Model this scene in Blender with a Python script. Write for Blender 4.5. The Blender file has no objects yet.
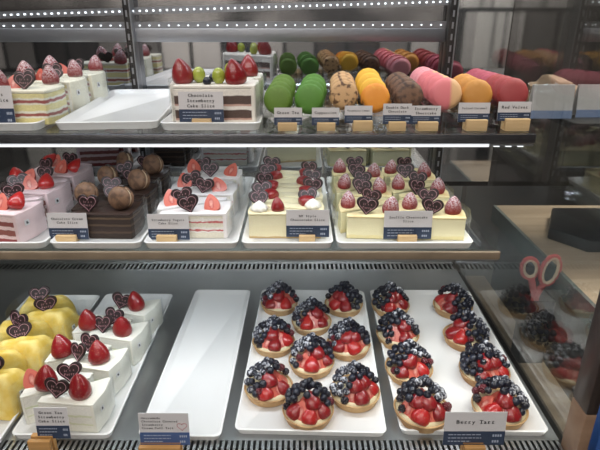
import bpy, bmesh, math, random
from mathutils import Vector, Matrix

C = bpy.context.scene.collection
S = bpy.context.scene
PI = math.pi
R = math.radians

# ------------------------------------------------------------------ camera, world, light, exposure
F = 520.0
PITCH = R(22.5)
cam_d = bpy.data.cameras.new('camera')
cam_d.sensor_width = 36
cam_d.lens = 36 * F / 600
cam_d.clip_start = 0.01
cam = bpy.data.objects.new('camera', cam_d)
cam.rotation_euler = (PI / 2 - PITCH, 0, 0)
C.objects.link(cam)
S.camera = cam

w = bpy.data.worlds.new('world')
S.world = w
w.use_nodes = True
w.node_tree.nodes['Background'].inputs[0].default_value = (0.55, 0.62, 0.72, 1)
w.node_tree.nodes['Background'].inputs[1].default_value = 0.22
S.view_settings.view_transform = 'Standard'
S.view_settings.look = 'None'
S.view_settings.gamma = 1
S.view_settings.exposure = 0.0


def area(name, loc, rot, sx, sy, power, col=(1, 1, 1), parent=None):
    d = bpy.data.lights.new(name, 'AREA')
    d.shape = 'RECTANGLE'
    d.size, d.size_y, d.energy, d.color = sx, sy, power, col
    o = bpy.data.objects.new(name, d)
    o.location, o.rotation_euler = loc, rot
    C.objects.link(o)
    if parent:
        o.parent = parent
    return o


COOL = (0.86, 0.93, 1.0)
# shop ceiling fitting over the customer side, then the LED lines inside the case
area('ceiling_lamp_light', (-0.5, -0.3, 1.38), (R(14), 0, 0), 2.4, 1.2, 44, (1.0, 0.93, 0.88))
area('canopy_led_light', (-0.15, 0.88, 0.22), (0, 0, 0), 1.1, 0.08, 2.1, COOL)
area('shelf_led_light_top', (-0.15, 0.72, -0.176), (R(22), 0, 0), 0.9, 0.012, 0.66, COOL)
area('shelf_led_light_middle', (-0.15, 0.72, -0.352), (R(12), 0, 0), 0.9, 0.012, 1.35, COOL)
area('added_shopfront_fill', (0, -2.3, 1.38), (R(-30), 0, 0), 3.0, 0.5, 110, (1.0, 0.97, 0.94))  # added fill, brightens the wall that the rear mirror shows
area('added_counter_fill', (1.25, 1.1, 1.38), (0, 0, 0), 0.8, 0.8, 60, (1.0, 0.93, 0.85))  # added fill over the counter to lift its dark area


# ------------------------------------------------------------------ pixel -> place on a horizontal or upright plane
def ray(x, y):
    u, v = (x - 300) / F, (225 - y) / F
    return Vector((u, math.cos(PITCH) + v * math.sin(PITCH), -math.sin(PITCH) + v * math.cos(PITCH)))


def onz(x, y, z):
    d = ray(x, y)
    return d * (z / d.z)


def ony(x, y, Y):
    d = ray(x, y)
    return d * (Y / d.y)


DECK, MID, TOP = -0.60, -0.322, -0.1507
FRONT = 0.70
WALL = 1.20
REAR = 1.04
ENDX = 0.395


# ------------------------------------------------------------------ materials
MATS = {}


def nodes(name):
    m = bpy.data.materials.new(name)
    m.use_nodes = True
    nt = m.node_tree
    return m, nt, nt.nodes['Principled BSDF']


def mat(name, col, rough=0.5, metal=0.0, var=0.0, scale=30.0, bump=0.0, bscale=80.0, sss=0.0, coat=0.0, spec=0.5):
    if name in MATS:
        return MATS[name]
    m, nt, b = nodes(name)
    b.inputs['Base Color'].default_value = (*col, 1)
    b.inputs['Roughness'].default_value = rough
    b.inputs['Metallic'].default_value = metal
    b.inputs['Specular IOR Level'].default_value = spec
    if coat:
        b.inputs['Coat Weight'].default_value = coat
        b.inputs['Coat Roughness'].default_value = 0.1
    if sss:
        b.inputs['Subsurface Weight'].default_value = sss
        b.inputs['Subsurface Radius'].default_value = (0.006, 0.003, 0.002)
        b.inputs['Subsurface Scale'].default_value = 1
    tc = nt.nodes.new('ShaderNodeTexCoord')
    if var:
        n = nt.nodes.new('ShaderNodeTexNoise')
        n.inputs['Scale'].default_value = scale
        n.inputs['Detail'].default_value = 4
        nt.links.new(tc.outputs['Object'], n.inputs['Vector'])
        r = nt.nodes.new('ShaderNodeValToRGB')
        r.color_ramp.elements[0].position = 0.3
        r.color_ramp.elements[1].position = 0.7
        r.color_ramp.elements[0].color = (*[max(0, c * (1 - var)) for c in col], 1)
        r.color_ramp.elements[1].color = (*[min(1, c * (1 + var)) for c in col], 1)
        nt.links.new(n.outputs['Fac'], r.inputs['Fac'])
        nt.links.new(r.outputs['Color'], b.inputs['Base Color'])
    if bump:
        n = nt.nodes.new('ShaderNodeTexNoise')
        n.inputs['Scale'].default_value = bscale
        n.inputs['Detail'].default_value = 5
        nt.links.new(tc.outputs['Object'], n.inputs['Vector'])
        bp = nt.nodes.new('ShaderNodeBump')
        bp.inputs['Strength'].default_value = bump
        bp.inputs['Distance'].default_value = 0.002
        nt.links.new(n.outputs['Fac'], bp.inputs['Height'])
        nt.links.new(bp.outputs['Normal'], b.inputs['Normal'])
    MATS[name] = m
    return m


def patched(name, base, patch, rough, scale, lo, hi, detail=4, zlo=None, zhi=None, bump=0.0, coat=0.0):
    """base colour with noise-shaped patches of another colour, optionally only above a height of the thing"""
    if name in MATS:
        return MATS[name]
    m, nt, b = nodes(name)
    tc = nt.nodes.new('ShaderNodeTexCoord')
    n = nt.nodes.new('ShaderNodeTexNoise')
    n.inputs['Scale'].default_value = scale
    n.inputs['Detail'].default_value = detail
    nt.links.new(tc.outputs['Object'], n.inputs['Vector'])
    mr = nt.nodes.new('ShaderNodeMapRange')
    mr.inputs['From Min'].default_value = lo
    mr.inputs['From Max'].default_value = hi
    nt.links.new(n.outputs['Fac'], mr.inputs['Value'])
    fac = mr.outputs['Result']
    if zlo is not None:
        sx = nt.nodes.new('ShaderNodeSeparateXYZ')
        nt.links.new(tc.outputs['Object'], sx.inputs['Vector'])
        mz = nt.nodes.new('ShaderNodeMapRange')
        mz.inputs['From Min'].default_value = zlo
        mz.inputs['From Max'].default_value = zhi
        nt.links.new(sx.outputs['Z'], mz.inputs['Value'])
        mu = nt.nodes.new('ShaderNodeMath')
        mu.operation = 'MULTIPLY'
        nt.links.new(fac, mu.inputs[0])
        nt.links.new(mz.outputs['Result'], mu.inputs[1])
        fac = mu.outputs[0]
    mx = nt.nodes.new('ShaderNodeMix')
    mx.data_type = 'RGBA'
    nt.links.new(fac, mx.inputs['Factor'])
    mx.inputs['A'].default_value = (*base, 1)
    mx.inputs['B'].default_value = (*patch, 1)
    nt.links.new(mx.outputs['Result'], b.inputs['Base Color'])
    b.inputs['Roughness'].default_value = rough
    if coat:
        b.inputs['Coat Weight'].default_value = coat
    if bump:
        bp = nt.nodes.new('ShaderNodeBump')
        bp.inputs['Strength'].default_value = bump
        bp.inputs['Distance'].default_value = 0.001
        nt.links.new(n.outputs['Fac'], bp.inputs['Height'])
        nt.links.new(bp.outputs['Normal'], b.inputs['Normal'])
    MATS[name] = m
    return m


def seeded(name, red, dust=None):
    """strawberry skin: glossy red with small sunken yellow seeds; optional icing sugar on it"""
    m, nt, b = nodes(name)
    tc = nt.nodes.new('ShaderNodeTexCoord')
    v = nt.nodes.new('ShaderNodeTexVoronoi')
    v.inputs['Scale'].default_value = 400
    v.inputs['Randomness'].default_value = 0.55
    nt.links.new(tc.outputs['Object'], v.inputs['Vector'])
    mr = nt.nodes.new('ShaderNodeMapRange')
    mr.inputs['From Min'].default_value = 0.13
    mr.inputs['From Max'].default_value = 0.21
    nt.links.new(v.outputs['Distance'], mr.inputs['Value'])
    mx = nt.nodes.new('ShaderNodeMix')
    mx.data_type = 'RGBA'
    mx.inputs['A'].default_value = (0.42, 0.17, 0.06, 1)
    mx.inputs['B'].default_value = (*red, 1)
    nt.links.new(mr.outputs['Result'], mx.inputs['Factor'])
    out = mx.outputs['Result']
    if dust:
        n = nt.nodes.new('ShaderNodeTexNoise')
        n.inputs['Scale'].default_value = 500
        n.inputs['Detail'].default_value = 3
        nt.links.new(tc.outputs['Object'], n.inputs['Vector'])
        g = nt.nodes.new('ShaderNodeNewGeometry')
        sx = nt.nodes.new('ShaderNodeSeparateXYZ')
        nt.links.new(tc.outputs['Object'], sx.inputs['Vector'])
        mz = nt.nodes.new('ShaderNodeMapRange')
        mz.inputs['From Min'].default_value = 0.006
        mz.inputs['From Max'].default_value = 0.026
        mz.inputs['To Max'].default_value = dust
        nt.links.new(sx.outputs['Z'], mz.inputs['Value'])
        m2 = nt.nodes.new('ShaderNodeMapRange')
        m2.inputs['From Min'].default_value = 0.40
        m2.inputs['From Max'].default_value = 0.58
        nt.links.new(n.outputs['Fac'], m2.inputs['Value'])
        mu = nt.nodes.new('ShaderNodeMath')
        mu.operation = 'MULTIPLY'
        nt.links.new(mz.outputs['Result'], mu.inputs[0])
        nt.links.new(m2.outputs['Result'], mu.inputs[1])
        m3 = nt.nodes.new('ShaderNodeMix')
        m3.data_type = 'RGBA'
        nt.links.new(mu.outputs[0], m3.inputs['Factor'])
        nt.links.new(out, m3.inputs['A'])
        m3.inputs['B'].default_value = (0.85, 0.78, 0.80, 1)
        out = m3.outputs['Result']
        b.inputs['Roughness'].default_value = 0.55
    else:
        b.inputs['Roughness'].default_value = 0.28
        b.inputs['Coat Weight'].default_value = 0.22
    nt.links.new(out, b.inputs['Base Color'])
    bp = nt.nodes.new('ShaderNodeBump')
    bp.inputs['Strength'].default_value = 0.5
    bp.inputs['Distance'].default_value = 0.001
    nt.links.new(mr.outputs['Result'], bp.inputs['Height'])
    nt.links.new(bp.outputs['Normal'], b.inputs['Normal'])
    return m


def layered(name, H, bands, axis='Z', noise=0.0015, nscale=60, rough=0.75, blotch=0.10):
    """cut cake: horizontal layers up the slice; bands = [(start height fraction, colour)]"""
    m, nt, b = nodes(name)
    tc = nt.nodes.new('ShaderNodeTexCoord')
    sx = nt.nodes.new('ShaderNodeSeparateXYZ')
    nt.links.new(tc.outputs['Object'], sx.inputs['Vector'])
    n = nt.nodes.new('ShaderNodeTexNoise')
    n.inputs['Scale'].default_value = nscale
    n.inputs['Detail'].default_value = 3
    nt.links.new(tc.outputs['Object'], n.inputs['Vector'])
    a = nt.nodes.new('ShaderNodeMath')
    a.operation = 'MULTIPLY_ADD'
    a.inputs[1].default_value = noise * 4
    nt.links.new(n.outputs['Fac'], a.inputs[0])
    nt.links.new(sx.outputs[axis], a.inputs[2])
    d = nt.nodes.new('ShaderNodeMath')
    d.operation = 'MULTIPLY_ADD'
    d.inputs[1].default_value = 1 / H
    d.inputs[2].default_value = -2 * noise / H
    nt.links.new(a.outputs[0], d.inputs[0])
    r = nt.nodes.new('ShaderNodeValToRGB')
    cr = r.color_ramp
    cr.interpolation = 'LINEAR'
    pts = []
    for i, (p, c) in enumerate(bands):
        q = bands[i + 1][0] if i + 1 < len(bands) else 1.0
        pts += [(p + 0.012, c), (q - 0.012, c)]
    while len(cr.elements) < len(pts):
        cr.elements.new(0.5)
    for e, (p, c) in zip(cr.elements, pts):
        e.position = min(1, max(0, p))
        e.color = (*c, 1)
    nt.links.new(d.outputs[0], r.inputs['Fac'])
    n2 = nt.nodes.new('ShaderNodeTexNoise')
    n2.inputs['Scale'].default_value = 350
    n2.inputs['Detail'].default_value = 4
    nt.links.new(tc.outputs['Object'], n2.inputs['Vector'])
    mr = nt.nodes.new('ShaderNodeMapRange')
    mr.inputs['To Min'].default_value = 1 - blotch * 2
    mr.inputs['To Max'].default_value = 1 + blotch * 2
    nt.links.new(n2.outputs['Fac'], mr.inputs['Value'])
    mu = nt.nodes.new('ShaderNodeMix')
    mu.data_type = 'RGBA'
    mu.blend_type = 'MULTIPLY'
    mu.inputs['Factor'].default_value = 1
    nt.links.new(r.outputs['Color'], mu.inputs['A'])
    nt.links.new(mr.outputs['Result'], mu.inputs['B'])
    nt.links.new(mu.outputs['Result'], b.inputs['Base Color'])
    bp = nt.nodes.new('ShaderNodeBump')
    bp.inputs['Strength'].default_value = 0.35
    bp.inputs['Distance'].default_value = 0.001
    nt.links.new(n2.outputs['Fac'], bp.inputs['Height'])
    nt.links.new(bp.outputs['Normal'], b.inputs['Normal'])
    b.inputs['Roughness'].default_value = rough
    return m


def clear(name, tint=(1, 1, 1), base=0.02, gain=1.0, rough=0.02, gcol=(1, 1, 1), wob=0.0):
    """clear sheet: passes light straight through and mirrors a little, more at grazing angles"""
    m = bpy.data.materials.new(name)
    m.use_nodes = True
    nt = m.node_tree
    nt.nodes.remove(nt.nodes['Principled BSDF'])
    out = nt.nodes['Material Output']
    tr = nt.nodes.new('ShaderNodeBsdfTransparent')
    tr.inputs['Color'].default_value = (*tint, 1)
    gl = nt.nodes.new('ShaderNodeBsdfGlossy')
    gl.inputs['Roughness'].default_value = rough
    gl.inputs['Color'].default_value = (*gcol, 1)
    # Schlick's reflectance, the same from both faces of the sheet
    ge = nt.nodes.new('ShaderNodeNewGeometry')
    dt = nt.nodes.new('ShaderNodeVectorMath')
    dt.operation = 'DOT_PRODUCT'
    nt.links.new(ge.outputs['Incoming'], dt.inputs[0])
    nt.links.new(ge.outputs['Normal'], dt.inputs[1])
    prev = dt.outputs['Value']
    for op, v0 in (('ABSOLUTE', None), ('SUBTRACT', 1.0), ('POWER', 5.0)):
        q = nt.nodes.new('ShaderNodeMath')
        q.operation = op
        if op == 'SUBTRACT':
            q.inputs[0].default_value = v0
            nt.links.new(prev, q.inputs[1])
        else:
            nt.links.new(prev, q.inputs[0])
            if v0:
                q.inputs[1].default_value = v0
        prev = q.outputs[0]
    q = nt.nodes.new('ShaderNodeMath')
    q.operation = 'MULTIPLY_ADD'
    q.inputs[1].default_value = 0.96
    q.inputs[2].default_value = 0.04
    nt.links.new(prev, q.inputs[0])
    ma = nt.nodes.new('ShaderNodeMath')
    ma.operation = 'MULTIPLY_ADD'
    ma.use_clamp = True
    ma.inputs[1].default_value = gain
    ma.inputs[2].default_value = base
    nt.links.new(q.outputs[0], ma.inputs[0])
    if wob:
        tc = nt.nodes.new('ShaderNodeTexCoord')
        n = nt.nodes.new('ShaderNodeTexNoise')
        n.inputs['Scale'].default_value = 40
        nt.links.new(tc.outputs['Object'], n.inputs['Vector'])
        bp = nt.nodes.new('ShaderNodeBump')
        bp.inputs['Strength'].default_value = wob
        bp.inputs['Distance'].default_value = 0.01
        nt.links.new(n.outputs['Fac'], bp.inputs['Height'])
        nt.links.new(bp.outputs['Normal'], gl.inputs['Normal'])
    mx = nt.nodes.new('ShaderNodeMixShader')
    nt.links.new(ma.outputs[0], mx.inputs[0])
    nt.links.new(tr.outputs[0], mx.inputs[1])
    nt.links.new(gl.outputs[0], mx.inputs[2])
    nt.links.new(mx.outputs[0], out.inputs['Surface'])
    return m


def emit(name, col, s):
    m, nt, b = nodes(name)
    b.inputs['Base Color'].default_value = (*col, 1)
    b.inputs['Emission Color'].default_value = (*col, 1)
    b.inputs['Emission Strength'].default_value = s
    return m


def wood(name, a, c, scale=6, rough=0.4):
    m, nt, b = nodes(name)
    tc = nt.nodes.new('ShaderNodeTexCoord')
    mp = nt.nodes.new('ShaderNodeMapping')
    mp.inputs['Scale'].default_value = (scale * 0.4, scale * 6, scale * 6)
    nt.links.new(tc.outputs['Object'], mp.inputs['Vector'])
    n = nt.nodes.new('ShaderNodeTexNoise')
    n.inputs['Scale'].default_value = 1.0
    n.inputs['Detail'].default_value = 6
    n.inputs['Distortion'].default_value = 0.6
    nt.links.new(mp.outputs['Vector'], n.inputs['Vector'])
    r = nt.nodes.new('ShaderNodeValToRGB')
    r.color_ramp.elements[0].color = (*a, 1)
    r.color_ramp.elements[1].color = (*c, 1)
    r.color_ramp.elements[0].position = 0.3
    r.color_ramp.elements[1].position = 0.7
    nt.links.new(n.outputs['Fac'], r.inputs['Fac'])
    nt.links.new(r.outputs['Color'], b.inputs['Base Color'])
    b.inputs['Roughness'].default_value = rough
    return m


M_steel = mat('brushed_steel', (0.40, 0.41, 0.41), 0.28, 1.0, 0.08, 12)
M_deck = mat('deck_steel', (0.38, 0.39, 0.39), 0.30, 0.9, 0.10, 9)
M_dark = mat('dark_metal', (0.035, 0.033, 0.033), 0.35, 0.6)
M_black = mat('black_plastic', (0.012, 0.012, 0.013), 0.4)
M_void = mat('dark_duct', (0.01, 0.01, 0.011), 0.9)
M_edge_reflection = mat('shelf_edge_wood_reflection', (0.30, 0.23, 0.16), 0.35, 0.2, 0.15, 25)  # wood reflection on the glass edge, put into the base colour
M_trim = mat('dark_shelf_trim', (0.22, 0.225, 0.25), 0.2, 0.9)
M_alu = mat('grey_aluminium', (0.36, 0.37, 0.40), 0.35, 0.9)
M_post = mat('brown_post', (0.035, 0.022, 0.018), 0.35, 0.2)
M_mirror = mat('dark_mirror_glass', (0.56, 0.57, 0.60), 0.035, 1.0)
M_porc = mat('white_tray', (0.80, 0.80, 0.79), 0.22, 0, 0, coat=0.3)
M_glass = clear('shelf_glass', (0.93, 0.96, 0.95), 0.02, 0.9, 0.03)
M_front = clear('front_glass', (0.99, 0.995, 0.995), 0.0, 0.28, 0.02)
M_end = clear('end_glass', (0.90, 0.92, 0.91), 0.0, 1.5, 0.02)
M_film = clear('acetate_film', (0.97, 0.98, 0.98), 0.035, 0.9, 0.08, wob=0.4)
M_led = emit('led_white', (0.9, 0.96, 1.0), 1.7)
M_diff = emit('led_diffuser', (0.93, 0.96, 1.0), 0.75)
M_wood = wood('counter_wood', (0.34, 0.25, 0.17), (0.50, 0.39, 0.28))
M_foottan = wood('post_foot_tan', (0.22, 0.13, 0.08), (0.30, 0.19, 0.12))
M_block = wood('sign_block_wood', (0.55, 0.36, 0.17), (0.72, 0.52, 0.28), 20, 0.5)
M_block_dk = wood('amber_block_wood', (0.40, 0.20, 0.06), (0.55, 0.30, 0.10), 20, 0.5)
M_card = mat('white_card', (0.66, 0.64, 0.65), 0.5)
M_navy = mat('navy_band', (0.022, 0.040, 0.085), 0.45)
M_blueband = mat('blue_band', (0.05, 0.10, 0.26), 0.45)
M_ink = mat('black_ink', (0.03, 0.03, 0.035), 0.6)
M_print = mat('pale_print', (0.40, 0.45, 0.55), 0.6)
M_inkred = mat('red_ink', (0.45, 0.10, 0.12), 0.6)

M_red = seeded('strawberry_skin', (0.23, 0.006, 0.010))
M_redbright = seeded('bright_strawberry_skin', (0.40, 0.012, 0.013))
M_reddust = seeded('sugared_strawberry_skin', (0.24, 0.018, 0.022), 0.75)
M_flesh = patched('strawberry_flesh', (0.55, 0.07, 0.045), (0.78, 0.38, 0.28), 0.3, 120, 0.45, 0.7)
M_choc = mat('dark_chocolate', (0.020, 0.008, 0.008), 0.42, 0, 0.2, 60)
M_icing = mat('pink_icing', (0.50, 0.27, 0.30), 0.5)
M_blue = patched('blueberry_skin', (0.006, 0.006, 0.012), (0.020, 0.025, 0.045), 0.32, 90, 0.42, 0.72)
M_bluedust = patched('sugared_blueberry_skin', (0.010, 0.012, 0.026), (0.55, 0.56, 0.60), 0.55, 160, 0.46, 0.60)
M_blackb = mat('blackberry_skin', (0.010, 0.006, 0.012), 0.25, coat=0.3)
M_rasp = mat('raspberry_skin', (0.12, 0.010, 0.018), 0.3, coat=0.2)
M_crust = patched('tart_crust', (0.56, 0.36, 0.17), (0.40, 0.22, 0.09), 0.7, 40, 0.45, 0.7, bump=0.4)
M_custard = mat('custard', (0.70, 0.60, 0.38), 0.4)
M_cream = mat('white_cream', (0.80, 0.785, 0.69), 0.55, 0, 0.03, 60, 0.25, 70)
M_whip = mat('whipped_cream', (0.83, 0.80, 0.72), 0.5)
M_pinkcream = mat('pink_cream', (0.78, 0.60, 0.61), 0.5, 0, 0.04, 60, 0.2, 70)
M_ivory = mat('ivory_cream', (0.80, 0.77, 0.63), 0.55, 0, 0.03, 60, 0.2, 70)
M_bake = patched('baked_cheese_top', (0.80, 0.68, 0.38), (0.62, 0.40, 0.15), 0.5, 30, 0.5, 0.75)
M_pale_top = patched('pale_cheese_top', (0.78, 0.70, 0.46), (0.70, 0.56, 0.32), 0.45, 40, 0.5, 0.75)
M_yellow = patched('mango_crepe', (0.72, 0.49, 0.075), (0.80, 0.64, 0.22), 0.5, 45, 0.42, 0.68, bump=0.3)
M_chocglaze = mat('cocoa_glaze', (0.035, 0.019, 0.014), 0.4, 0, 0.2, 50)
M_grape = mat('green_grape', (0.36, 0.42, 0.06), 0.25, coat=0.3)
M_stick = mat('sticker_white', (0.75, 0.75, 0.75), 0.5)


# ------------------------------------------------------------------ mesh helpers
def done(bm, name, mats, smooth=True, angle=35):
    bmesh.ops.recalc_face_normals(bm, faces=bm.faces)
    me = bpy.data.meshes.new(name)
    bm.to_mesh(me)
    bm.free()
    for m in (mats if isinstance(mats, (list, tuple)) else [mats]):
        me.materials.append(m)
    if smooth:
        me.polygons.foreach_set('use_smooth', [True] * len(me.polygons))
        me.set_sharp_from_angle(angle=R(angle))
    return me


def inst(name, me, parent=None, loc=(0, 0, 0), rot=(0, 0, 0), scale=1.0):
    o = bpy.data.objects.new(name, me)
    C.objects.link(o)
    o.location, o.rotation_euler = loc, rot
    o.scale = (scale,) * 3 if isinstance(scale, (int, float)) else scale
    if parent:
        o.parent = parent
    return o


def tag(o, label, cat, group=None, kind=None):
    o['label'], o['category'] = label, cat
    if group:
        o['group'] = group
    if kind:
        o['kind'] = kind
    return o


def thing(name, label, cat, loc=(0, 0, 0), rz=0.0, group=None):
    o = inst(name, None, None, loc, (0, 0, rz))
    o.empty_display_size = 0.01
    return tag(o, label, cat, group)


def box(bm, x0, x1, y0, y1, z0, z1, bev=0.0, mi=0):
    g = bmesh.ops.create_cube(bm, size=1, matrix=Matrix.Translation(((x0 + x1) / 2, (y0 + y1) / 2, (z0 + z1) / 2)) @ Matrix.Diagonal((abs(x1 - x0), abs(y1 - y0), abs(z1 - z0), 1)))
    fs = {f for v in g['verts'] for f in v.link_faces}
    for f in fs:
        f.material_index = mi
    if bev:
        es = list({e for v in g['verts'] for e in v.link_edges})
        bmesh.ops.bevel(bm, geom=es, offset=bev, segments=2, affect='EDGES', profile=0.5)


def boxmesh(name, x0, x1, y0, y1, z0, z1, m, bev=0.0):
    bm = bmesh.new()
    box(bm, x0, x1, y0, y1, z0, z1, bev)
    return done(bm, name, m)


def lathe(bm, prof, seg=20, mi=0, sweep=2 * PI, wob=None, mtx=None):
    closed = abs(sweep - 2 * PI) < 1e-6
    n = seg if closed else seg + 1
    rings = []
    for (r, z) in prof:
        if r < 1e-7:
            rings.append([bm.verts.new((0, 0, z))])
        else:
            ring = []
            for i in range(n):
                a = sweep * i / seg
                k = wob(a, z) if wob else 1
                ring.append(bm.verts.new((r * k * math.cos(a), r * k * math.sin(a), z)))
            rings.append(ring)
    for A, B in zip(rings, rings[1:]):
        for i in range(n if closed else n - 1):
            j = (i + 1) % n
            if len(A) == 1 and len(B) == 1:
                continue
            if len(A) == 1:
                f = bm.faces.new((A[0], B[j], B[i]))
            elif len(B) == 1:
                f = bm.faces.new((A[i], A[j], B[0]))
            else:
                f = bm.faces.new((A[i], A[j], B[j], B[i]))
            f.material_index = mi
    if mtx:
        bmesh.ops.transform(bm, matrix=mtx, verts=[v for r_ in rings for v in r_])
    return rings


def prism(bm, pts, z0, z1, bev=0.0, seg=2, mi=0):
    lo = [bm.verts.new((x, y, z0)) for x, y in pts]
    hi = [bm.verts.new((x, y, z1)) for x, y in pts]
    fs = [bm.faces.new(lo[::-1]), bm.faces.new(hi)]
    n = len(pts)
    for i in range(n):
        j = (i + 1) % n
        fs.append(bm.faces.new((lo[i], lo[j], hi[j], hi[i])))
    for f in fs:
        f.material_index = mi
    if bev:
        es = list({e for f in fs for e in f.edges})
        bmesh.ops.bevel(bm, geom=es, offset=bev, segments=seg, affect='EDGES', profile=0.5)


def tube(bm, pts, r, seg=6, closed=False, mi=0):
    n = len(pts)
    P = [Vector(p) for p in pts]
    rings = []
    for i in range(n):
        a = P[i - 1] if (i > 0 or closed) else P[i]
        b = P[(i + 1) % n] if (i < n - 1 or closed) else P[i]
        t = (b - a).normalized()
        up = Vector((0, 0, 1)) if abs(t.z) < 0.9 else Vector((0, 1, 0))
        u = t.cross(up).normalized()
        v = t.cross(u)
        rings.append([bm.verts.new(P[i] + u * (r * math.cos(2 * PI * k / seg)) + v * (r * math.sin(2 * PI * k / seg))) for k in range(seg)])
    for i in range(n if closed else n - 1):
        A, B = rings[i], rings[(i + 1) % n]
        for k in range(seg):
            l = (k + 1) % seg
            bm.faces.new((A[k], A[l], B[l], B[k])).material_index = mi
    if not closed:
        bm.faces.new(rings[0][::-1]).material_index = mi
        bm.faces.new(rings[-1]).material_index = mi


def rrect(x0, x1, y0, y1, r, n=4):
    out = []
    for cx, cy, a0 in ((x1 - r, y0 + r, -PI / 2), (x1 - r, y1 - r, 0), (x0 + r, y1 - r, PI / 2), (x0 + r, y0 + r, PI)):
        for k in range(n + 1):
            a = a0 + PI / 2 * k / n
            out.append((cx + r * math.cos(a), cy + r * math.sin(a)))
    return out


def loops(bm, ls, cap0=True, cap1=True, mi=0):
    rings = [[bm.verts.new(p) for p in l] for l in ls]
    for A, B in zip(rings, rings[1:]):
        n = len(A)
        for i in range(n):
            j = (i + 1) % n
            bm.faces.new((A[i], A[j], B[j], B[i])).material_index = mi
    if cap0:
        bm.faces.new(rings[0][::-1]).material_index = mi
    if cap1:
        bm.faces.new(rings[-1]).material_index = mi


_font_cache = {}


def glyph(ch):
    """one letter of the built-in face as (verts, faces, advance)"""
    if ch in _font_cache:
        return _font_cache[ch]
    cu = bpy.data.curves.new('glyph', 'FONT')
    cu.body = ch
    cu.size = 1.0
    cu.resolution_u = 2
    cu.offset = 0.006
    o = bpy.data.objects.new('glyph', cu)
    me = o.to_mesh()
    vs = [v.co.copy() for v in me.vertices]
    fs = [tuple(p.vertices) for p in me.polygons]
    o.to_mesh_clear()
    bpy.data.objects.remove(o)
    bpy.data.curves.remove(cu)
    w = (max(v.x for v in vs) - min(v.x for v in vs)) if vs else 0.3
    x0 = min((v.x for v in vs), default=0)
    _font_cache[ch] = ([(v.x - x0 - w / 2, v.y) for v in vs], fs)
    return _font_cache[ch]


def put_text(bm, s, cx, cz, size, y=0.0, mono=0.66, mi=0, left=False, bold=0.0):
    """typewriter-spaced line of letters standing in the XZ plane, facing -Y"""
    adv = size * mono
    x = cx if left else cx - adv * (len(s) - 1) / 2
    for ch in s:
        if ch != ' ':
            vs, fs = glyph(ch)
            for k, sh in enumerate((-bold, bold) if bold else (0.0,)):
                nv = [bm.verts.new((x + sh + a * size, y - k * 0.00004, cz + b * size)) for a, b in vs]
                for f in fs:
                    try:
                        bm.faces.new([nv[i] for i in f]).material_index = mi
                    except ValueError:
                        pass
            if ch in 'iltrIfT':           # slab foot of the typewriter face
                h = size * 0.05
                bw = size * 0.2
                q = [bm.verts.new(p) for p in ((x - bw, y, cz), (x + bw, y, cz), (x + bw, y, cz + h * 1.4), (x - bw, y, cz + h * 1.4))]
                bm.faces.new(q).material_index = mi
        x += adv


def flat(bm, name, m):
    me = bpy.data.meshes.new(name)
    bm.to_mesh(me)
    bm.free()
    me.materials.append(m)
    return me


# ================================================================== THE SHOP AROUND
def struct(name, me, loc=(0, 0, 0)):
    o = inst(name, me, None, loc)
    o['kind'] = 'structure'
    return o


M_floor = mat('shop_floor', (0.10, 0.095, 0.09), 0.4, 0, 0.2, 3)
M_ceil = mat('shop_ceiling', (0.30, 0.30, 0.30), 0.8)
M_wall_r = mat('dark_wall', (0.045, 0.040, 0.037), 0.5, 0, 0.4, 2)


def shopfront(name):
    m, nt, b = nodes(name)
    tc = nt.nodes.new('ShaderNodeTexCoord')
    mp = nt.nodes.new('ShaderNodeMapping')
    mp.inputs['Rotation'].default_value = (R(90), 0, 0)
    nt.links.new(tc.outputs['Object'], mp.inputs['Vector'])
    br = nt.nodes.new('ShaderNodeTexBrick')
    br.inputs['Scale'].default_value = 1.0
    br.inputs['Brick Width'].default_value = 0.30
    br.inputs['Row Height'].default_value = 0.55
    br.inputs['Mortar Size'].default_value = 0.02
    br.inputs['Bias'].default_value = 0.0
    br.inputs['Color1'].default_value = (0.015, 0.015, 0.018, 1)
    br.inputs['Color2'].default_value = (0.70, 0.64, 0.58, 1)
    br.inputs['Mortar'].default_value = (0.03, 0.03, 0.03, 1)
    nt.links.new(mp.outputs['Vector'], br.inputs['Vector'])
    nt.links.new(br.outputs['Color'], b.inputs['Base Color'])
    b.inputs['Roughness'].default_value = 0.5
    return m


struct('floor', boxmesh('floor', -3, 3, -3.2, 3.2, -1.56, -1.5, M_floor))
struct('ceiling', boxmesh('ceiling', -3, 3, -3.2, 3.2, 1.5, 1.56, M_ceil))
struct('wall_front', boxmesh('wall_front', -3, 3, -3.26, -3.2, -1.5, 1.5, shopfront('shopfront_panels')))
struct('wall_back', boxmesh('wall_back', -3, 3, 3.2, 3.26, -1.5, 1.5, M_wall_r))
struct('wall_left', boxmesh('wall_left', -3.06, -3, -3.2, 3.2, -1.5, 1.5, M_wall_r))
struct('wall_right', boxmesh('wall_right', 3, 3.06, -3.2, 3.2, -1.5, 1.5, M_wall_r))

# ================================================================== DISPLAY CASE
case = thing('display_case', 'steel refrigerated pastry display case with glass front and dark mirrored rear doors', 'display case', (0, 0.9, -1.5))


def cpart(name, me):
    return inst(name, me, case, (0, -0.9, 1.5))


cpart('deck', boxmesh('deck', -0.95, ENDX - 0.004, 0.605, 1.148, DECK - 0.02, DECK, M_deck))
cpart('plinth', boxmesh('plinth', -0.95, 0.43, 0.50, 1.23, -1.5, DECK - 0.045, M_dark))


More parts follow.
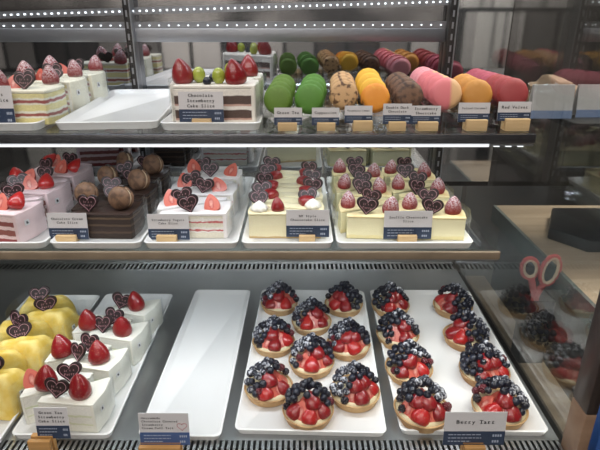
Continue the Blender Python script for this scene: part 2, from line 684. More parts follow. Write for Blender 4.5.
def grille(x0, x1, y0, y1, pitch, bar, slot0, slot1):
    bm = bmesh.new()
    box(bm, x0, x1, y0, slot0, DECK - 0.006, DECK + 0.0)
    box(bm, x0, x1, slot1, y1, DECK - 0.006, DECK + 0.0)
    x = x0
    while x < x1:
        box(bm, x, min(x + bar, x1), slot0, slot1, DECK - 0.005, DECK - 0.0005)
        x += pitch
    return done(bm, 'grille', M_steel, False)


cpart('front_grille', grille(-0.95, ENDX - 0.004, 0.508, 0.605, 0.0085, 0.0045, 0.552, 0.600))
cpart('rear_grille', grille(-0.95, ENDX - 0.004, 1.148, WALL, 0.011, 0.0055, 1.160, 1.190))
cpart('air_duct', boxmesh('duct', -0.95, ENDX - 0.004, 0.508, WALL, DECK - 0.044, DECK - 0.03, M_void))

# rear: sliding doors of dark mirror glass in an aluminium frame
bm = bmesh.new()
box(bm, -0.95, -0.320, REAR, REAR + 0.006, MID - 0.010, -0.0565)
d1 = cpart('rear_door', done(bm, 'door', M_mirror, False))
bm = bmesh.new()
box(bm, -0.308, 0.2715, REAR, REAR + 0.006, MID - 0.010, -0.0565)
d2 = cpart('rear_door', done(bm, 'door', M_mirror, False))
bm = bmesh.new()
box(bm, 0.2845, ENDX - 0.001, REAR, REAR + 0.006, MID - 0.010, 0.3)
d3 = cpart('rear_panel', done(bm, 'panel', M_mirror, False))
cpart('rear_wall', boxmesh('rearwall', -0.95, ENDX - 0.001, WALL, WALL + 0.01, DECK + 0.02, MID - 0.010, M_deck))
cpart('rear_step', boxmesh('step', -0.95, ENDX - 0.001, REAR, WALL + 0.01, MID - 0.0198, MID - 0.0102, M_dark))
cpart('rear_sill', boxmesh('sill', -0.95, ENDX, WALL - 0.002, WALL + 0.02, DECK - 0.02, DECK + 0.02, M_steel))
cpart('door_rail', boxmesh('rail', -0.95, 0.2715, REAR - 0.010, REAR + 0.01, -0.0562, -0.032, M_alu, 0.002))
M_upper = mat('upper_dark_glass', (0.42, 0.42, 0.44), 0.10, 1.0)
cpart('upper_panel', boxmesh('upper', -0.95, 0.2715, REAR + 0.001, REAR + 0.012, -0.0318, 0.3, M_upper))


def led_reflection(x0, x1, z0, z1, y, pitch, sz, name):
    o = cpart(name, boxmesh(name, 0, 1, -0.0015, 0.003, -0.006, 0.006, M_alu))
    # LED reflection built as a glowing strip, straight between its two end heights
    ang = math.atan2(z1 - z0, x1 - x0)
    o.location = (x0, y - 0.9, z0 + 1.5)
    o.rotation_euler = (0, -ang, 0)
    L = math.hypot(x1 - x0, z1 - z0)
    o.scale = (L, 1, 1)
    b2 = bmesh.new()
    x = pitch / 2
    while x < L:
        box(b2, (x - sz / 2) / L, (x + sz / 2) / L, -0.004, -0.0014, -sz / 2, sz / 2)
        x += pitch
    d = inst('led_dots', done(b2, 'led_dots', M_led, False), o)
    d['kind'] = 'stuff'
    return o


led_reflection(-0.9, 0.2715, -0.019, 0.0135, REAR - 0.006, 0.0125, 0.0028, 'led_strip_or_reflection')  # glowing dots stand in for LEDs mirrored in the rear glass
led_reflection(-0.9, 0.2715, -0.0285, -0.026, REAR - 0.006, 0.018, 0.0022, 'led_strip_or_reflection')  # second mirrored LED row, also built as glowing dots


def upright(x, wdt):
    bm = bmesh.new()
    box(bm, x - wdt / 2, x + wdt / 2, REAR - 0.026, REAR, MID - 0.008, 0.3, 0.001)
    u = cpart('shelf_upright', done(bm, 'upright', M_dark))
    bm = bmesh.new()
    z = MID + 0.01
    while z < 0.28:
        box(bm, x - 0.0016, x + 0.0016, REAR - 0.0268, REAR - 0.0255, z, z + 0.011)
        z += 0.02
    box(bm, x + wdt / 2, x + wdt / 2 + 0.002, REAR - 0.026, REAR, MID - 0.008, 0.3)
    inst('slots', done(bm, 'slots', M_alu, False), u)
    return u


upright(-0.314, 0.0115)
upright(0.278, 0.0125)

# glass front and end, corner post
cpart('front_glass', boxmesh('front_glass', -0.95, ENDX + 0.012, 0.500, 0.506, DECK - 0.04, 0.32, M_front))
cpart('end_glass', boxmesh('end_glass', ENDX, ENDX + 0.006, 0.600, WALL + 0.01, DECK - 0.005, 0.32, M_end))
bm = bmesh.new()
box(bm, ENDX - 0.002, ENDX + 0.014, 0.560, 0.599, -0.515, 0.32, 0.002)
post = cpart('corner_post', done(bm, 'post', M_post))
inst('post_foot', boxmesh('foot', ENDX - 0.002, ENDX + 0.014, 0.560, 0.599, DECK - 0.04, -0.5155, M_foottan, 0.002), post)  # lower end of the post, tan and streaked

# canopy lamp housing above the case (the LED line under it lights the upper shelf)
cpart('canopy', boxmesh('canopy', -0.95, ENDX, 0.66, 1.06, 0.30, 0.33, M_dark))


# ---- glass shelves
def shelf(label, x1, z, trim_m, trim_h, led):
    t = thing('glass_shelf', label, 'shelf', (0, FRONT, z))
    def p(name, me, par=t):
        return inst(name, me, par, (0, -FRONT, -z))
    p('pane', boxmesh('pane', -0.95, x1, FRONT - 0.018, 1.012, z - 0.008, z - 0.0002, M_glass))
    p('front_trim', boxmesh('trim', -0.95, x1, FRONT - 0.024, FRONT - 0.0185, z - trim_h, z - 0.0005, trim_m, 0.001))
    s = p('led_strip_or_reflection', boxmesh('strip', -0.95, x1, FRONT - 0.018, FRONT - 0.008, z - trim_h - 0.004, z - trim_h + 0.003, M_alu))
    if led:
        p('led_diffuser', boxmesh('diffuser', -0.94, x1 - 0.06, FRONT - 0.022, FRONT - 0.0182, z - trim_h - 0.0045, z - trim_h - 0.0003, M_diff), s).location = (0, 0, 0)
        bm = bmesh.new()
        x = -0.94
        while x < x1 - 0.01:
            box(bm, x, x + 0.007, FRONT - 0.0165, FRONT - 0.0095, z - trim_h - 0.0056, z - trim_h - 0.0038)
            x += 0.016
        d = p('led_dots', done(bm, 'led_dots', M_led, False), s)
        d.location = (0, 0, 0)
        d['kind'] = 'stuff'
    for bx in (-0.314, 0.278):
        bm = bmesh.new()
        vs = [(FRONT + 0.03, z - 0.009), (FRONT + 0.03, z - 0.016), (1.0135, z - 0.05), (1.0135, z - 0.009)]
        lo = [bm.verts.new((bx - 0.0015, a, c)) for a, c in vs]
        hi = [bm.verts.new((bx + 0.0015, a, c)) for a, c in vs]
        bm.faces.new(lo)
        bm.faces.new(hi[::-1])
        for i in range(4):
            j = (i + 1) % 4
            bm.faces.new((lo[i], lo[j], hi[j], hi[i]))
        p('bracket', done(bm, 'bracket', M_alu, False))
    return t


shelf('upper glass shelf with dark front trim carrying the macarons and white trays', 0.311, TOP, M_trim, 0.0135, True)
shelf('middle glass shelf with front trim coloured like reflected wood carrying five trays of cake slices', 0.289, MID, M_edge_reflection, 0.0125, False)


# ================================================================== TRAYS
def tray_mesh(wd, ln, h=0.011, fl=0.006, rim=0.0035, m=None, floor=0.0035):
    r = 0.010
    a = [(x, y, 0) for x, y in rrect(-wd / 2 + fl / 2, wd / 2 - fl / 2, fl / 2, ln - fl / 2, r)]
    b = [(x, y, h - 0.001) for x, y in rrect(-wd / 2, wd / 2, 0, ln, r)]
    c = [(x, y, h) for x, y in rrect(-wd / 2 + rim * 0.3, wd / 2 - rim * 0.3, rim * 0.3, ln - rim * 0.3, r)]
    d = [(x, y, h - 0.0003) for x, y in rrect(-wd / 2 + rim, wd / 2 - rim, rim, ln - rim, r)]
    e = [(x, y, floor) for x, y in rrect(-wd / 2 + rim + fl, wd / 2 - rim - fl, rim + fl, ln - rim - fl, r * 0.8)]
    bm = bmesh.new()
    loops(bm, [a, b, c, d, e])
    return done(bm, 'tray', m or M_porc, True, 50)


def tray(label, cx, y0, wd, ln, z, rz=0.0, h=0.011):
    o = inst('serving_tray', tray_mesh(wd, ln, h), None, (cx, y0, z + 0.0003), (0, 0, rz))
    return tag(o, label, 'tray', 'white serving trays')


# bottom deck
tray('white tray under the yellow mango crepe cakes on the steel deck', -0.525, 0.585, 0.160, 0.43, DECK)
tray('white tray holding the green tea strawberry slices beside the empty tray', -0.360, 0.600, 0.152, 0.42, DECK)
tray('empty narrow white tray on the steel deck beside the berry tarts', -0.1815, 0.598, 0.126, 0.44, DECK, R(-0.9))
tray('wide white tray of nine berry tarts beside the empty deck tray', 0.0155, 0.607, 0.232, 0.43, DECK, R(-1.8))
tray('wide white tray of eight berry tarts beside the glass end panel', 0.2650, 0.607, 0.226, 0.43, DECK, R(-0.8))
# middle shelf
TF = 0.684
tray('white tray under the pink strawberry slices on the middle shelf', -0.437, TF, 0.134, 0.322, MID)
tray('white tray under the macaron-topped chocolate slices on the middle shelf', -0.298, TF, 0.134, 0.322, MID)
tray('white tray under the strawberry yogurt slices on the middle shelf', -0.159, TF, 0.138, 0.322, MID)
tray('white tray under the two columns of cream-dollop cheesecake slices', -0.0185, TF, 0.134, 0.322, MID)
tray('wide white tray under the sugar-dusted souffle cheesecake slices', 0.153, TF, 0.200, 0.322, MID)
# top shelf
tray('white tray under the vanilla slices with pink filling on the upper shelf', -0.425, 0.690, 0.150, 0.325, TOP, R(2.0))
tray('empty white tray on the upper shelf beside the grape-topped cake', -0.262, 0.700, 0.138, 0.315, TOP, R(4.6))
tray('white tray under the chocolate strawberry cake on the upper shelf', -0.121, 0.694, 0.136, 0.30, TOP)


# ================================================================== TOPPINGS (shared meshes)
def strawberry_mesh(m, r=0.0135, h=0.032, half=False):
    bm = bmesh.new()
    prof = [(0, 0), (r * 0.55, 0.0), (r * 0.88, h * 0.06), (r, h * 0.22), (r * 0.97, h * 0.38), (r * 0.84, h * 0.56), (r * 0.62, h * 0.74), (r * 0.36, h * 0.89), (r * 0.15, h * 0.975), (0, h)]
    wob = lambda a, z: 1 + 0.05 * math.sin(2 * a + 40 * z) + 0.03 * math.sin(3 * a + 1)
    if not half:
        lathe(bm, prof, 20, wob=wob)
        return done(bm, 'strawberry', m, True, 60)
    rings = lathe(bm, prof, 12, sweep=PI, wob=wob)
    # cut face towards -Y: bulges slightly, pale heart inside
    loop = [rg[-1] for rg in rings] + [rg[0] for rg in rings[::-1] if len(rg) > 1]
    seen, lp = set(), []
    for v in loop:
        if v not in seen:
            lp.append(v)
            seen.add(v)
    c = bm.verts.new((0, -0.0006, h * 0.42))
    for i in range(len(lp)):
        try:
            f = bm.faces.new((lp[i], lp[(i + 1) % len(lp)], c))
            f.material_index = 1
        except ValueError:
            pass
    return done(bm, 'strawberry', [m, M_flesh_cut], True, 50)


def flesh_cut():
    m, nt, b = nodes('strawberry_cut_flesh')
    tc = nt.nodes.new('ShaderNodeTexCoord')
    mp = nt.nodes.new('ShaderNodeMapping')
    mp.inputs['Location'].default_value = (0, 0, -0.9)
    mp.inputs['Scale'].default_value = (150, 150, 75)
    nt.links.new(tc.outputs['Object'], mp.inputs['Vector'])
    ln = nt.nodes.new('ShaderNodeVectorMath')
    ln.operation = 'LENGTH'
    nt.links.new(mp.outputs['Vector'], ln.inputs[0])
    n = nt.nodes.new('ShaderNodeTexNoise')
    n.inputs['Scale'].default_value = 260
    nt.links.new(tc.outputs['Object'], n.inputs['Vector'])
    ad = nt.nodes.new('ShaderNodeMath')
    ad.operation = 'MULTIPLY_ADD'
    ad.inputs[1].default_value = 0.7
    nt.links.new(n.outputs['Fac'], ad.inputs[0])
    nt.links.new(ln.outputs['Value'], ad.inputs[2])
    r = nt.nodes.new('ShaderNodeValToRGB')
    e = r.color_ramp.elements
    e[0].position, e[0].color = 0.32, (0.78, 0.44, 0.35, 1)
    e[1].position, e[1].color = 1.0, (0.42, 0.030, 0.025, 1)
    x = r.color_ramp.elements.new(1.0)
    x.position, x.color = 0.66, (0.58, 0.13, 0.09, 1)
    nt.links.new(ad.outputs[0], r.inputs['Fac'])
    nt.links.new(r.outputs['Color'], b.inputs['Base Color'])
    b.inputs['Roughness'].default_value = 0.3
    return m


M_flesh_cut = flesh_cut()
ME_straw = strawberry_mesh(M_red)
ME_straw_b = strawberry_mesh(M_redbright, 0.0125, 0.029)
ME_straw_d = strawberry_mesh(M_reddust, 0.0125, 0.029)
ME_half = strawberry_mesh(M_redbright, 0.0125, 0.028, True)
ME_half_dk = strawberry_mesh(M_red, 0.0125, 0.028, True)


def heart_pts(s, n=40):
    out = []
    for i in range(n):
        t = 2 * PI * i / n
        x = 16 * math.sin(t) ** 3
        z = 13 * math.cos(t) - 5 * math.cos(2 * t) - 2 * math.cos(3 * t) - math.cos(4 * t)
        out.append((x / 32 * s, (z + 17) / 32 * s * 0.95))
    return out


def heart_meshes(s):
    bm = bmesh.new()
    pts = heart_pts(s)
    pts = [(x, z) for x, z in pts][::-1]
    prism(bm, pts, -0.0016, 0.0016, 0.0006, 1)
    bmesh.ops.transform(bm, matrix=Matrix.Rotation(PI / 2, 4, 'X'), verts=bm.verts)
    body = done(bm, 'heart', M_choc, True, 40)
    bm = bmesh.new()
    c = 0.46 * s
    rim = [(x * 0.76, -0.0018, (z - c) * 0.76 + c) for x, z in heart_pts(s, 36)]
    tube(bm, rim, 0.00036 * s / 0.034, 5, True)
    put_text(bm, "It's a", 0, 0.51 * s, 0.125 * s, -0.0021, 0.56)
    put_text(bm, 'Party', 0, 0.35 * s, 0.14 * s, -0.0021, 0.60)
    icing = done(bm, 'icing', M_icing, True, 60)
    return body, icing


ME_heart, ME_heart_icing = heart_meshes(0.0375)


def blueberry_mesh(m):
    bm = bmesh.new()
    r = 0.0068
    prof = [(0, -r * 0.95)] + [(r * math.sin(a), -r * 0.92 * math.cos(a)) for a in [PI * k / 9 for k in range(1, 9)]]
    prof = prof[:-1] + [(r * 0.46, r * 0.84), (r * 0.40, r * 0.98), (r * 0.30, r * 0.80), (0, r * 0.72)]
    lathe(bm, prof, 14, wob=lambda a, z: 1 + (0.10 * math.sin(5 * a) if z > r * 0.9 else 0))
    return done(bm, 'blueberry', m, True, 70)


ME_blue = blueberry_mesh(M_blue)
ME_blue_d = blueberry_mesh(M_bluedust)


def drupe_mesh(m, r=0.0075, h=0.010, seed=1):
    rnd = random.Random(seed)
    bm = bmesh.new()
    for zi, (zz, rr, n) in enumerate(((0.0, 0.75, 7), (0.35, 1.0, 9), (0.68, 0.86, 8), (0.93, 0.5, 5), (1.06, 0.0, 1))):
        for k in range(n):
            a = 2 * PI * (k + 0.5 * (zi % 2)) / n
            q = Vector((r * 0.75 * rr * math.cos(a), r * 0.75 * rr * math.sin(a), h * zz))
            bmesh.ops.create_icosphere(bm, subdivisions=1, radius=r * 0.32 * rnd.uniform(0.92, 1.08), matrix=Matrix.Translation(q))
    bmesh.ops.create_uvsphere(bm, u_segments=10, v_segments=6, radius=1, matrix=Matrix.Translation((0, 0, h * 0.5)) @ Matrix.Diagonal((r * 0.8, r * 0.8, h * 0.62, 1)))
    return done(bm, 'drupe', m, True, 70)


ME_black = drupe_mesh(M_blackb)
ME_rasp = drupe_mesh(M_rasp)


def dollop_mesh():
    bm = bmesh.new()
    lathe(bm, [(0, 0), (0.012, 0), (0.0135, 0.003), (0.0128, 0.006), (0.0105, 0.0085), (0.0085, 0.0105), (0.0052, 0.013), (0.002, 0.0155), (0, 0.0165)], 40,
          wob=lambda a, z: 1 + 0.10 * math.sin(8 * a + z * 420))
    return done(bm, 'dollop', M_whip, True, 60)


ME_dollop = dollop_mesh()


def grape_mesh():
    bm = bmesh.new()
    bmesh.ops.create_uvsphere(bm, u_segments=16, v_segments=10, radius=1, matrix=Matrix.Translation((0, 0, 0.011)) @ Matrix.Diagonal((0.0092, 0.0092, 0.0115, 1)))
    return done(bm, 'grape', M_grape)


ME_grape = grape_mesh()


def macaron_meshes(kind, m, fm, r=0.0195):
    bm = bmesh.new()
    # one domed shell with its ruffled foot, flat side at z=0, dome to +z
    prof = [(0, 0.0004), (r * 0.92, 0.0), (r * 1.02, 0.0007), (r * 1.0, 0.0016), (r * 1.02, 0.0024), (r * 0.97, 0.0030),
            (r * 0.965, 0.0042), (r * 0.92, 0.0056), (r * 0.83, 0.0070), (r * 0.66, 0.0081), (r * 0.42, 0.0088), (r * 0.2, 0.0091), (0, 0.0092)]
    lathe(bm, prof, 36, wob=lambda a, z: 1 + (0.012 * math.sin(23 * a + z * 900) if 0 < z < 0.004 else 0))
    sh = done(bm, 'shell', m, True, 60)
    bm = bmesh.new()
    lathe(bm, [(0, -0.0030), (r * 0.82, -0.0030), (r * 0.86, 0), (r * 0.82, 0.0030), (0, 0.0030)], 28)
    fl = done(bm, 'filling', fm)
    return sh, fl


def macaron_parts(par, meshes, scale=1.0, roll=0.0):
    """stands on its edge, axis along local Y; origin at the bottom edge"""
    sh, fl = meshes
    r = 0.0195 * scale
    inst('shell', sh, par, (0, -0.0028 * scale, r), (PI / 2, roll, 0), scale)
    inst('filling', fl, par, (0, 0, r), (PI / 2, 0, 0), scale)
    inst('shell', sh, par, (0, 0.0028 * scale, r), (-PI / 2, roll, 0), scale)


# ================================================================== CAKE SLICES
def wedge_pts(L, W, mirror=False, grow=0.0, only_end=False):
    g = grow
    p = [(-g, -g), (L + g, -g), (L + g + W * 0.06, W * 0.5), (L + g, W + g), (-g, 0.012 + g)]
    if mirror:
        p = [(L - x, y) for x, y in p][::-1]
    return p


def slice_meshes(L, W, H, body_m, frost_m, mirror=False, top=0.0045, bev=0.0018, end=True, film=True, skirt=0.0):
    bm = bmesh.new()
    prism(bm, wedge_pts(L, W, mirror), 0, H - top, 0.0008, 1)
    body = done(bm, 'cake', body_m, True, 30)
    bm = bmesh.new()
    prism(bm, wedge_pts(L, W, mirror, 0.0006), H - top - skirt, H, bev, 2)
    if end:
        q = [(L - 0.001, -0.0006), (L + 0.0045, 0.0), (L + 0.0045 + W * 0.06, W * 0.5), (L + 0.0045, W), (L - 0.001, W + 0.0006)]
        if mirror:
            q = [(L - x, y) for x, y in q][::-1]
        prism(bm, q, 0, H - 0.0002, 0.0014, 2)
    frost = done(bm, 'frost', frost_m, True, 40)
    wrap = None
    if film:
        bm = bmesh.new()
        e = 0.0025
        q = [(-e, -e), (L * 0.55, -e), (L + 0.006, -e), (L + 0.009 + W * 0.06, W * 0.5), (L + 0.006, W + e), (L * 0.4, W * 0.45 + e * 2), (-e, 0.013 + e)]
        if mirror:
            q = [(L - x, y) for x, y in q]
        n = len(q)
        hh = H + 0.004
        idx = list(range(2, n)) + [0]          # open along the front cut
        lo = [bm.verts.new((q[i][0], q[i][1], 0.0005)) for i in idx]
        hi = [bm.verts.new((q[i][0], q[i][1], hh)) for i in idx]
        for i in range(len(idx) - 1):
            bm.faces.new((lo[i], lo[i + 1], hi[i + 1], hi[i]))
        bm.faces.new(lo)
        wrap = done(bm, 'wrap', M_film, True, 60)
    return dict(body=body, frost=frost, wrap=wrap, L=L, W=W, H=H, mirror=mirror)


def add_heart(par, x, y, z, facing, s=1.0, lean=18, yaw=0.0):
    h = inst('chocolate_heart', ME_heart, par, (x, y, z - 0.003), (R(-lean), rnd.uniform(-0.28, 0.28), facing + yaw), s)
    inst('icing_lettering', ME_heart_icing, h)
    return h


rnd = random.Random(7)


def cake_slice(name, K, label, cat, group, x, y, z, flip, tops, rz=0.0, frost_name='frosting', sticker=False):
    """flip: the slice turned half round so that its wide end points the other way.
    tops: list of (kind, u, v, scale) with u along the length seen from the front (0 left .. 1 right) and v its depth"""
    L, W, H = K['L'], K['W'], K['H']
    t = thing(name, label, cat, (x, y, z), rz, group)
    tf = (lambda a, b: (a, b))
    base = t
    if flip:
        t.rotation_euler.z = rz + PI
        off = Vector((L, W + 0.002, 0))
        off.rotate(Matrix.Rotation(rz, 3, 'Z'))
        t.location = Vector((x, y, z)) + off
        tf = lambda a, b: (L - a, W + 0.002 - b)
    face = PI if flip else 0
    inst('cake_layers', K['body'], t)
    inst(frost_name, K['frost'], t)
    if K['wrap']:
        inst('acetate_wrap', K['wrap'], t)
    if sticker:
        sx, sy = (L + 0.0046 + W * 0.035, W * 0.30)
        if not K['mirror'] and not flip:
            st = inst('sticker', ME_sticker, t, (L + 0.0062 + W * 0.028, W * 0.27, H * 0.62), (0, 0, math.atan2(W * 0.06, W * 0.5) * -1))
            inst('sticker_mark', ME_sticker_mark, st)
    for (k, u, v, s) in tops:
        a, b = tf(u * L, v)
        yaw = rnd.uniform(-0.42, 0.42)
        if k == 'heart':
            add_heart(t, a, b, H, face, s, rnd.uniform(8, 34), yaw * 1.1 + 0.1)
        elif k in STRAW:
            tilt = rnd.uniform(-0.16, 0.16)
            inst('strawberry', STRAW[k], t, (a, b, H - 0.002), (tilt, rnd.uniform(-0.2, 0.2), face + yaw * 3), s)
        elif k in ('half', 'halfd'):
            inst('strawberry', ME_half if k == 'half' else ME_half_dk, t, (a, b, H - 0.001), (0, 0, 0), s).rotation_euler = \
                (Matrix.Rotation(face + yaw, 3, 'Z') @ Matrix.Rotation(R(-34), 3, 'X') @ Matrix.Rotation(rnd.uniform(-0.5, 0.5), 3, 'Y')).to_euler()
        elif k == 'skin':
            inst('strawberry', ME_half_dk if frost_name == 'cheese_top' else ME_half, t, (a, b, H + 0.001), (0, 0, 0), s).rotation_euler = \
                (Matrix.Rotation(face + yaw + PI, 3, 'Z') @ Matrix.Rotation(R(40), 3, 'X') @ Matrix.Rotation(rnd.uniform(-0.6, 0.6), 3, 'Y')).to_euler()
        elif k == 'lying':
            inst('strawberry', ME_half_dk, t, (a, b, H), (0, 0, 0), s).rotation_euler = \
                (Matrix.Rotation(face + PI + (1.1 if u < 0.5 else -1.1) + yaw, 3, 'Z') @ Matrix.Rotation(R(72), 3, 'X')).to_euler()
        elif k == 'dollop':
            inst('cream_dollop', ME_dollop, t, (a, b, H - 0.0008), (0, 0, yaw * 6), s)
        elif k == 'grape':
            inst('grape', ME_grape, t, (a, b, H - 0.001), (0, 0, 0), s)
        elif k == 'blue':
            inst('blueberry', ME_blue, t, (a, b, H + 0.004), (yaw, yaw, 0), s)
        elif k == 'macaron':
            m = inst('macaron', ME_mini_shell, t, (a, b - (0 if not flip else 0), H - 0.001), (R(-14), 0, face + yaw - 0.3), s)
            inst('filling', ME_mini_fill, m)
            inst('coffee_bean', ME_bean, m, (0.0, 0.0, 0.0362))
    return t


STRAW = {'straw': ME_straw, 'strawb': ME_straw_b, 'strawd': ME_straw_d}
ME_sticker = boxmesh('sticker', -0.0003, 0.0003, -0.0042, 0.0042, -0.0042, 0.0042, M_stick)
bm = bmesh.new()
box(bm, 0.0003, 0.0005, -0.0012, 0.0012, -0.0022, 0.0022)
box(bm, 0.0003, 0.0005, 0.0014, 0.0024, -0.0022, 0.0002)
ME_sticker_mark = done(bm, 'mark', M_ink, False)

# mini macaron standing on the chocolate slices: two shells in one part, its filling apart
M_tanmac = patched('coffee_shell', (0.17, 0.088, 0.046), (0.08, 0.038, 0.02), 0.65, 90, 0.45, 0.62, bump=0.2)
bm = bmesh.new()
r = 0.018
prof = [(r * 0.95, 0.0022), (r, 0.003), (r * 0.985, 0.0045), (r * 0.995, 0.006), (r * 0.93, 0.0085), (r * 0.72, 0.0112), (r * 0.4, 0.0126), (0, 0.013)]
mt = Matrix.Translation((0, 0, r))
lathe(bm, [(0, 0.0022)] + prof, 28, mtx=mt @ Matrix.Rotation(PI / 2, 4, 'X'))
lathe(bm, [(0, 0.0022)] + prof, 28, mtx=mt @ Matrix.Rotation(-PI / 2, 4, 'X'))
ME_mini_shell = done(bm, 'mini', M_tanmac, True, 50)
bm = bmesh.new()
lathe(bm, [(0, -0.0023), (r * 0.9, -0.0023), (r * 0.94, 0), (r * 0.9, 0.0023), (0, 0.0023)], 24, mtx=mt @ Matrix.Rotation(PI / 2, 4, 'X'))
ME_mini_fill = done(bm, 'minifill', mat('tan_filling', (0.55, 0.42, 0.28), 0.6))
bm = bmesh.new()
bmesh.ops.create_uvsphere(bm, u_segments=12, v_segments=8, radius=1, matrix=Matrix.Diagonal((0.0055, 0.004, 0.0028, 1)))
ME_bean = done(bm, 'bean', mat('coffee_bean', (0.03, 0.018, 0.014), 0.35))

ORD = ['frontmost', 'second from the front', 'third from the front', 'fourth from the front', 'fifth from the front']

# ---- green tea strawberry slices (bottom deck)
GT = layered('green_tea_layers', 0.05, [(0, (0.80, 0.79, 0.70)), (0.28, (0.70, 0.72, 0.52)), (0.34, (0.81, 0.80, 0.72)), (0.58, (0.68, 0.71, 0.50)), (0.65, (0.82, 0.81, 0.74))], rough=0.6, noise=0.002)
K = slice_meshes(0.082, 0.064, 0.054, GT, M_cream, top=0.005)
zf = DECK + 0.0038
gt_x, gt_y = -0.3935, 0.618
for i, (dx, dy) in enumerate(((0, 0), (-0.002, 0.090), (0.010, 0.174), (0.012, 0.258))):
    cake_slice('green_tea_cake_slice', K, f'green tea cake slice, {ORD[i]} in the column by the empty tray', 'cake slice', 'green tea strawberry slices', gt_x + dx, gt_y + dy, zf, False,
               [('heart', 0.30, 0.010, 1.08), ('straw', 0.72, 0.020, 1.25)], R((-5, -12, -13, -14)[i]), sticker=True)
for i, (dx, dy) in enumerate(((0, 0.008), (-0.002, 0.094), (0.010, 0.178))):
    cake_slice('green_tea_cake_slice', K, f'green tea cake slice, {ORD[i]} in the column by the yellow crepe cakes', 'cake slice', 'green tea strawberry slices', gt_x - 0.028 + dx, gt_y + dy, zf, True,
               [('straw', 0.22, 0.024, 1.28), ('heart', 0.64, 0.040, 1.05)] if i else [('straw', 0.32, 0.026, 1.28), ('halfd', 0.10, 0.024, 1.15), ('heart', 0.70, 0.040, 1.05)], R((-4, -11, -12)[i]))

# ---- mango crepe cakes (bottom deck)
def crepe_meshes(L, W, H):
    bm = bmesh.new()
    prism(bm, [(0.012, 0.004), (L - 0.012, 0.008), (L - 0.012, W - 0.014), (0.012, 0.010)], 0, H * 0.4, 0.001, 1)
    body = done(bm, 'body', M_cream)
    bm = bmesh.new()
    n, m_ = 24, 18
    g = []
    for i in range(n + 1):
        row = []
        for j in range(m_ + 1):
            u, v = i / n, j / m_
            x = -0.002 + u * (L + 0.006)
            half = (0.012 + (W - 0.012) * u)
            ylo, yhi = -0.0025, half + 0.0025
            yy = ylo + (yhi - ylo) * v
            e = min(1, min(v, 1 - v) * 2 * 1.25)
            eu = min(1, u * 4.0) if u < 0.5 else min(1, (1 - u) * 5.0)
            dome = 0.001 + H * (1 - (1 - e) ** 2.6) * (0.35 + 0.65 * (1 - (1 - eu) ** 2.2))
            dome += (0.0022 * math.sin(u * 9 + v * 5) + 0.0014 * math.sin(v * 14 - u * 4) + 0.0010 * math.sin(u * 23 + v * 3)) * e
            if j in (0, m_):
                dome = 0.001
            if i in (0, n):
                dome = 0.001 + dome * 0.04
            row.append(bm.verts.new((x, yy, dome)))
        g.append(row)
    for i in range(n):
        for j in range(m_):
            bm.faces.new((g[i][j], g[i + 1][j], g[i + 1][j + 1], g[i][j + 1]))
    frost = done(bm, 'crepe', M_yellow, True, 70)
    return body, frost


K = slice_meshes(0.092, 0.076, 0.062, M_cream, M_cream)
K['body'], K['frost'] = crepe_meshes(0.092, 0.076, 0.066)
cx0 = -0.537
for i, (dx, dy) in enumerate(((-0.004, 0.042), (0.0, 0.134), (0.004, 0.226))):
    cake_slice('mango_crepe_cake', K, f'yellow crepe cake, {ORD[i]} in the column by the green tea slices', 'cake slice', 'mango crepe cakes', cx0 + dx, 0.605 + dy, zf, False,
               [('heart', 0.55, 0.026, 1.10)], R(-6), 'crepe', sticker=True)
for i, (dx, dy) in enumerate(((-0.026, 0.062), (-0.022, 0.154), (-0.018, 0.244))):
    cake_slice('mango_crepe_cake', K, f'yellow crepe cake, {ORD[i]} in the column farther from the green tea slices', 'cake slice', 'mango crepe cakes', cx0 + dx, 0.605 + dy, zf, True,
               [('heart', 0.45, 0.040, 1.10)], R(-3), 'crepe')

# ---- middle shelf
zm = MID + 0.0038
HM = 0.040
PK = layered('pink_layers', HM, [(0, (0.30, 0.06, 0.06)), (0.16, (0.80, 0.62, 0.60)), (0.30, (0.30, 0.10, 0.08)), (0.52, (0.80, 0.62, 0.60)), (0.66, (0.28, 0.08, 0.07)), (0.84, (0.80, 0.63, 0.62))], noise=0.0012, nscale=90)
K = slice_meshes(0.082, 0.062, HM + 0.006, PK, M_pinkcream)
px0 = -0.494
for i in range(3):
    cake_slice('pink_strawberry_cake_slice', K, f'pink cake slice, {ORD[i]} in the column by the macaron-topped slices', 'cake slice', 'pink strawberry slices', px0 + 0.004 * i, 0.712 + 0.094 * i, zm, False,
               [('half', 0.60, 0.012, 1.0), ('skin', 0.88, 0.020, 1.0), ('heart', 0.34, 0.012, 0.90)], R(-12), sticker=True)
for i in range(3):
    cake_slice('pink_strawberry_cake_slice', K, f'pink cake slice, {ORD[i]} in the column farther from the macaron-topped slices', 'cake slice', 'pink strawberry slices', px0 - 0.004 + 0.004 * i, 0.727 + 0.094 * i, zm, True,
               [('half', 0.24, 0.030, 1.0), ('skin', 0.08, 0.034, 1.0), ('heart', 0.62, 0.040, 0.90)], R(-10))

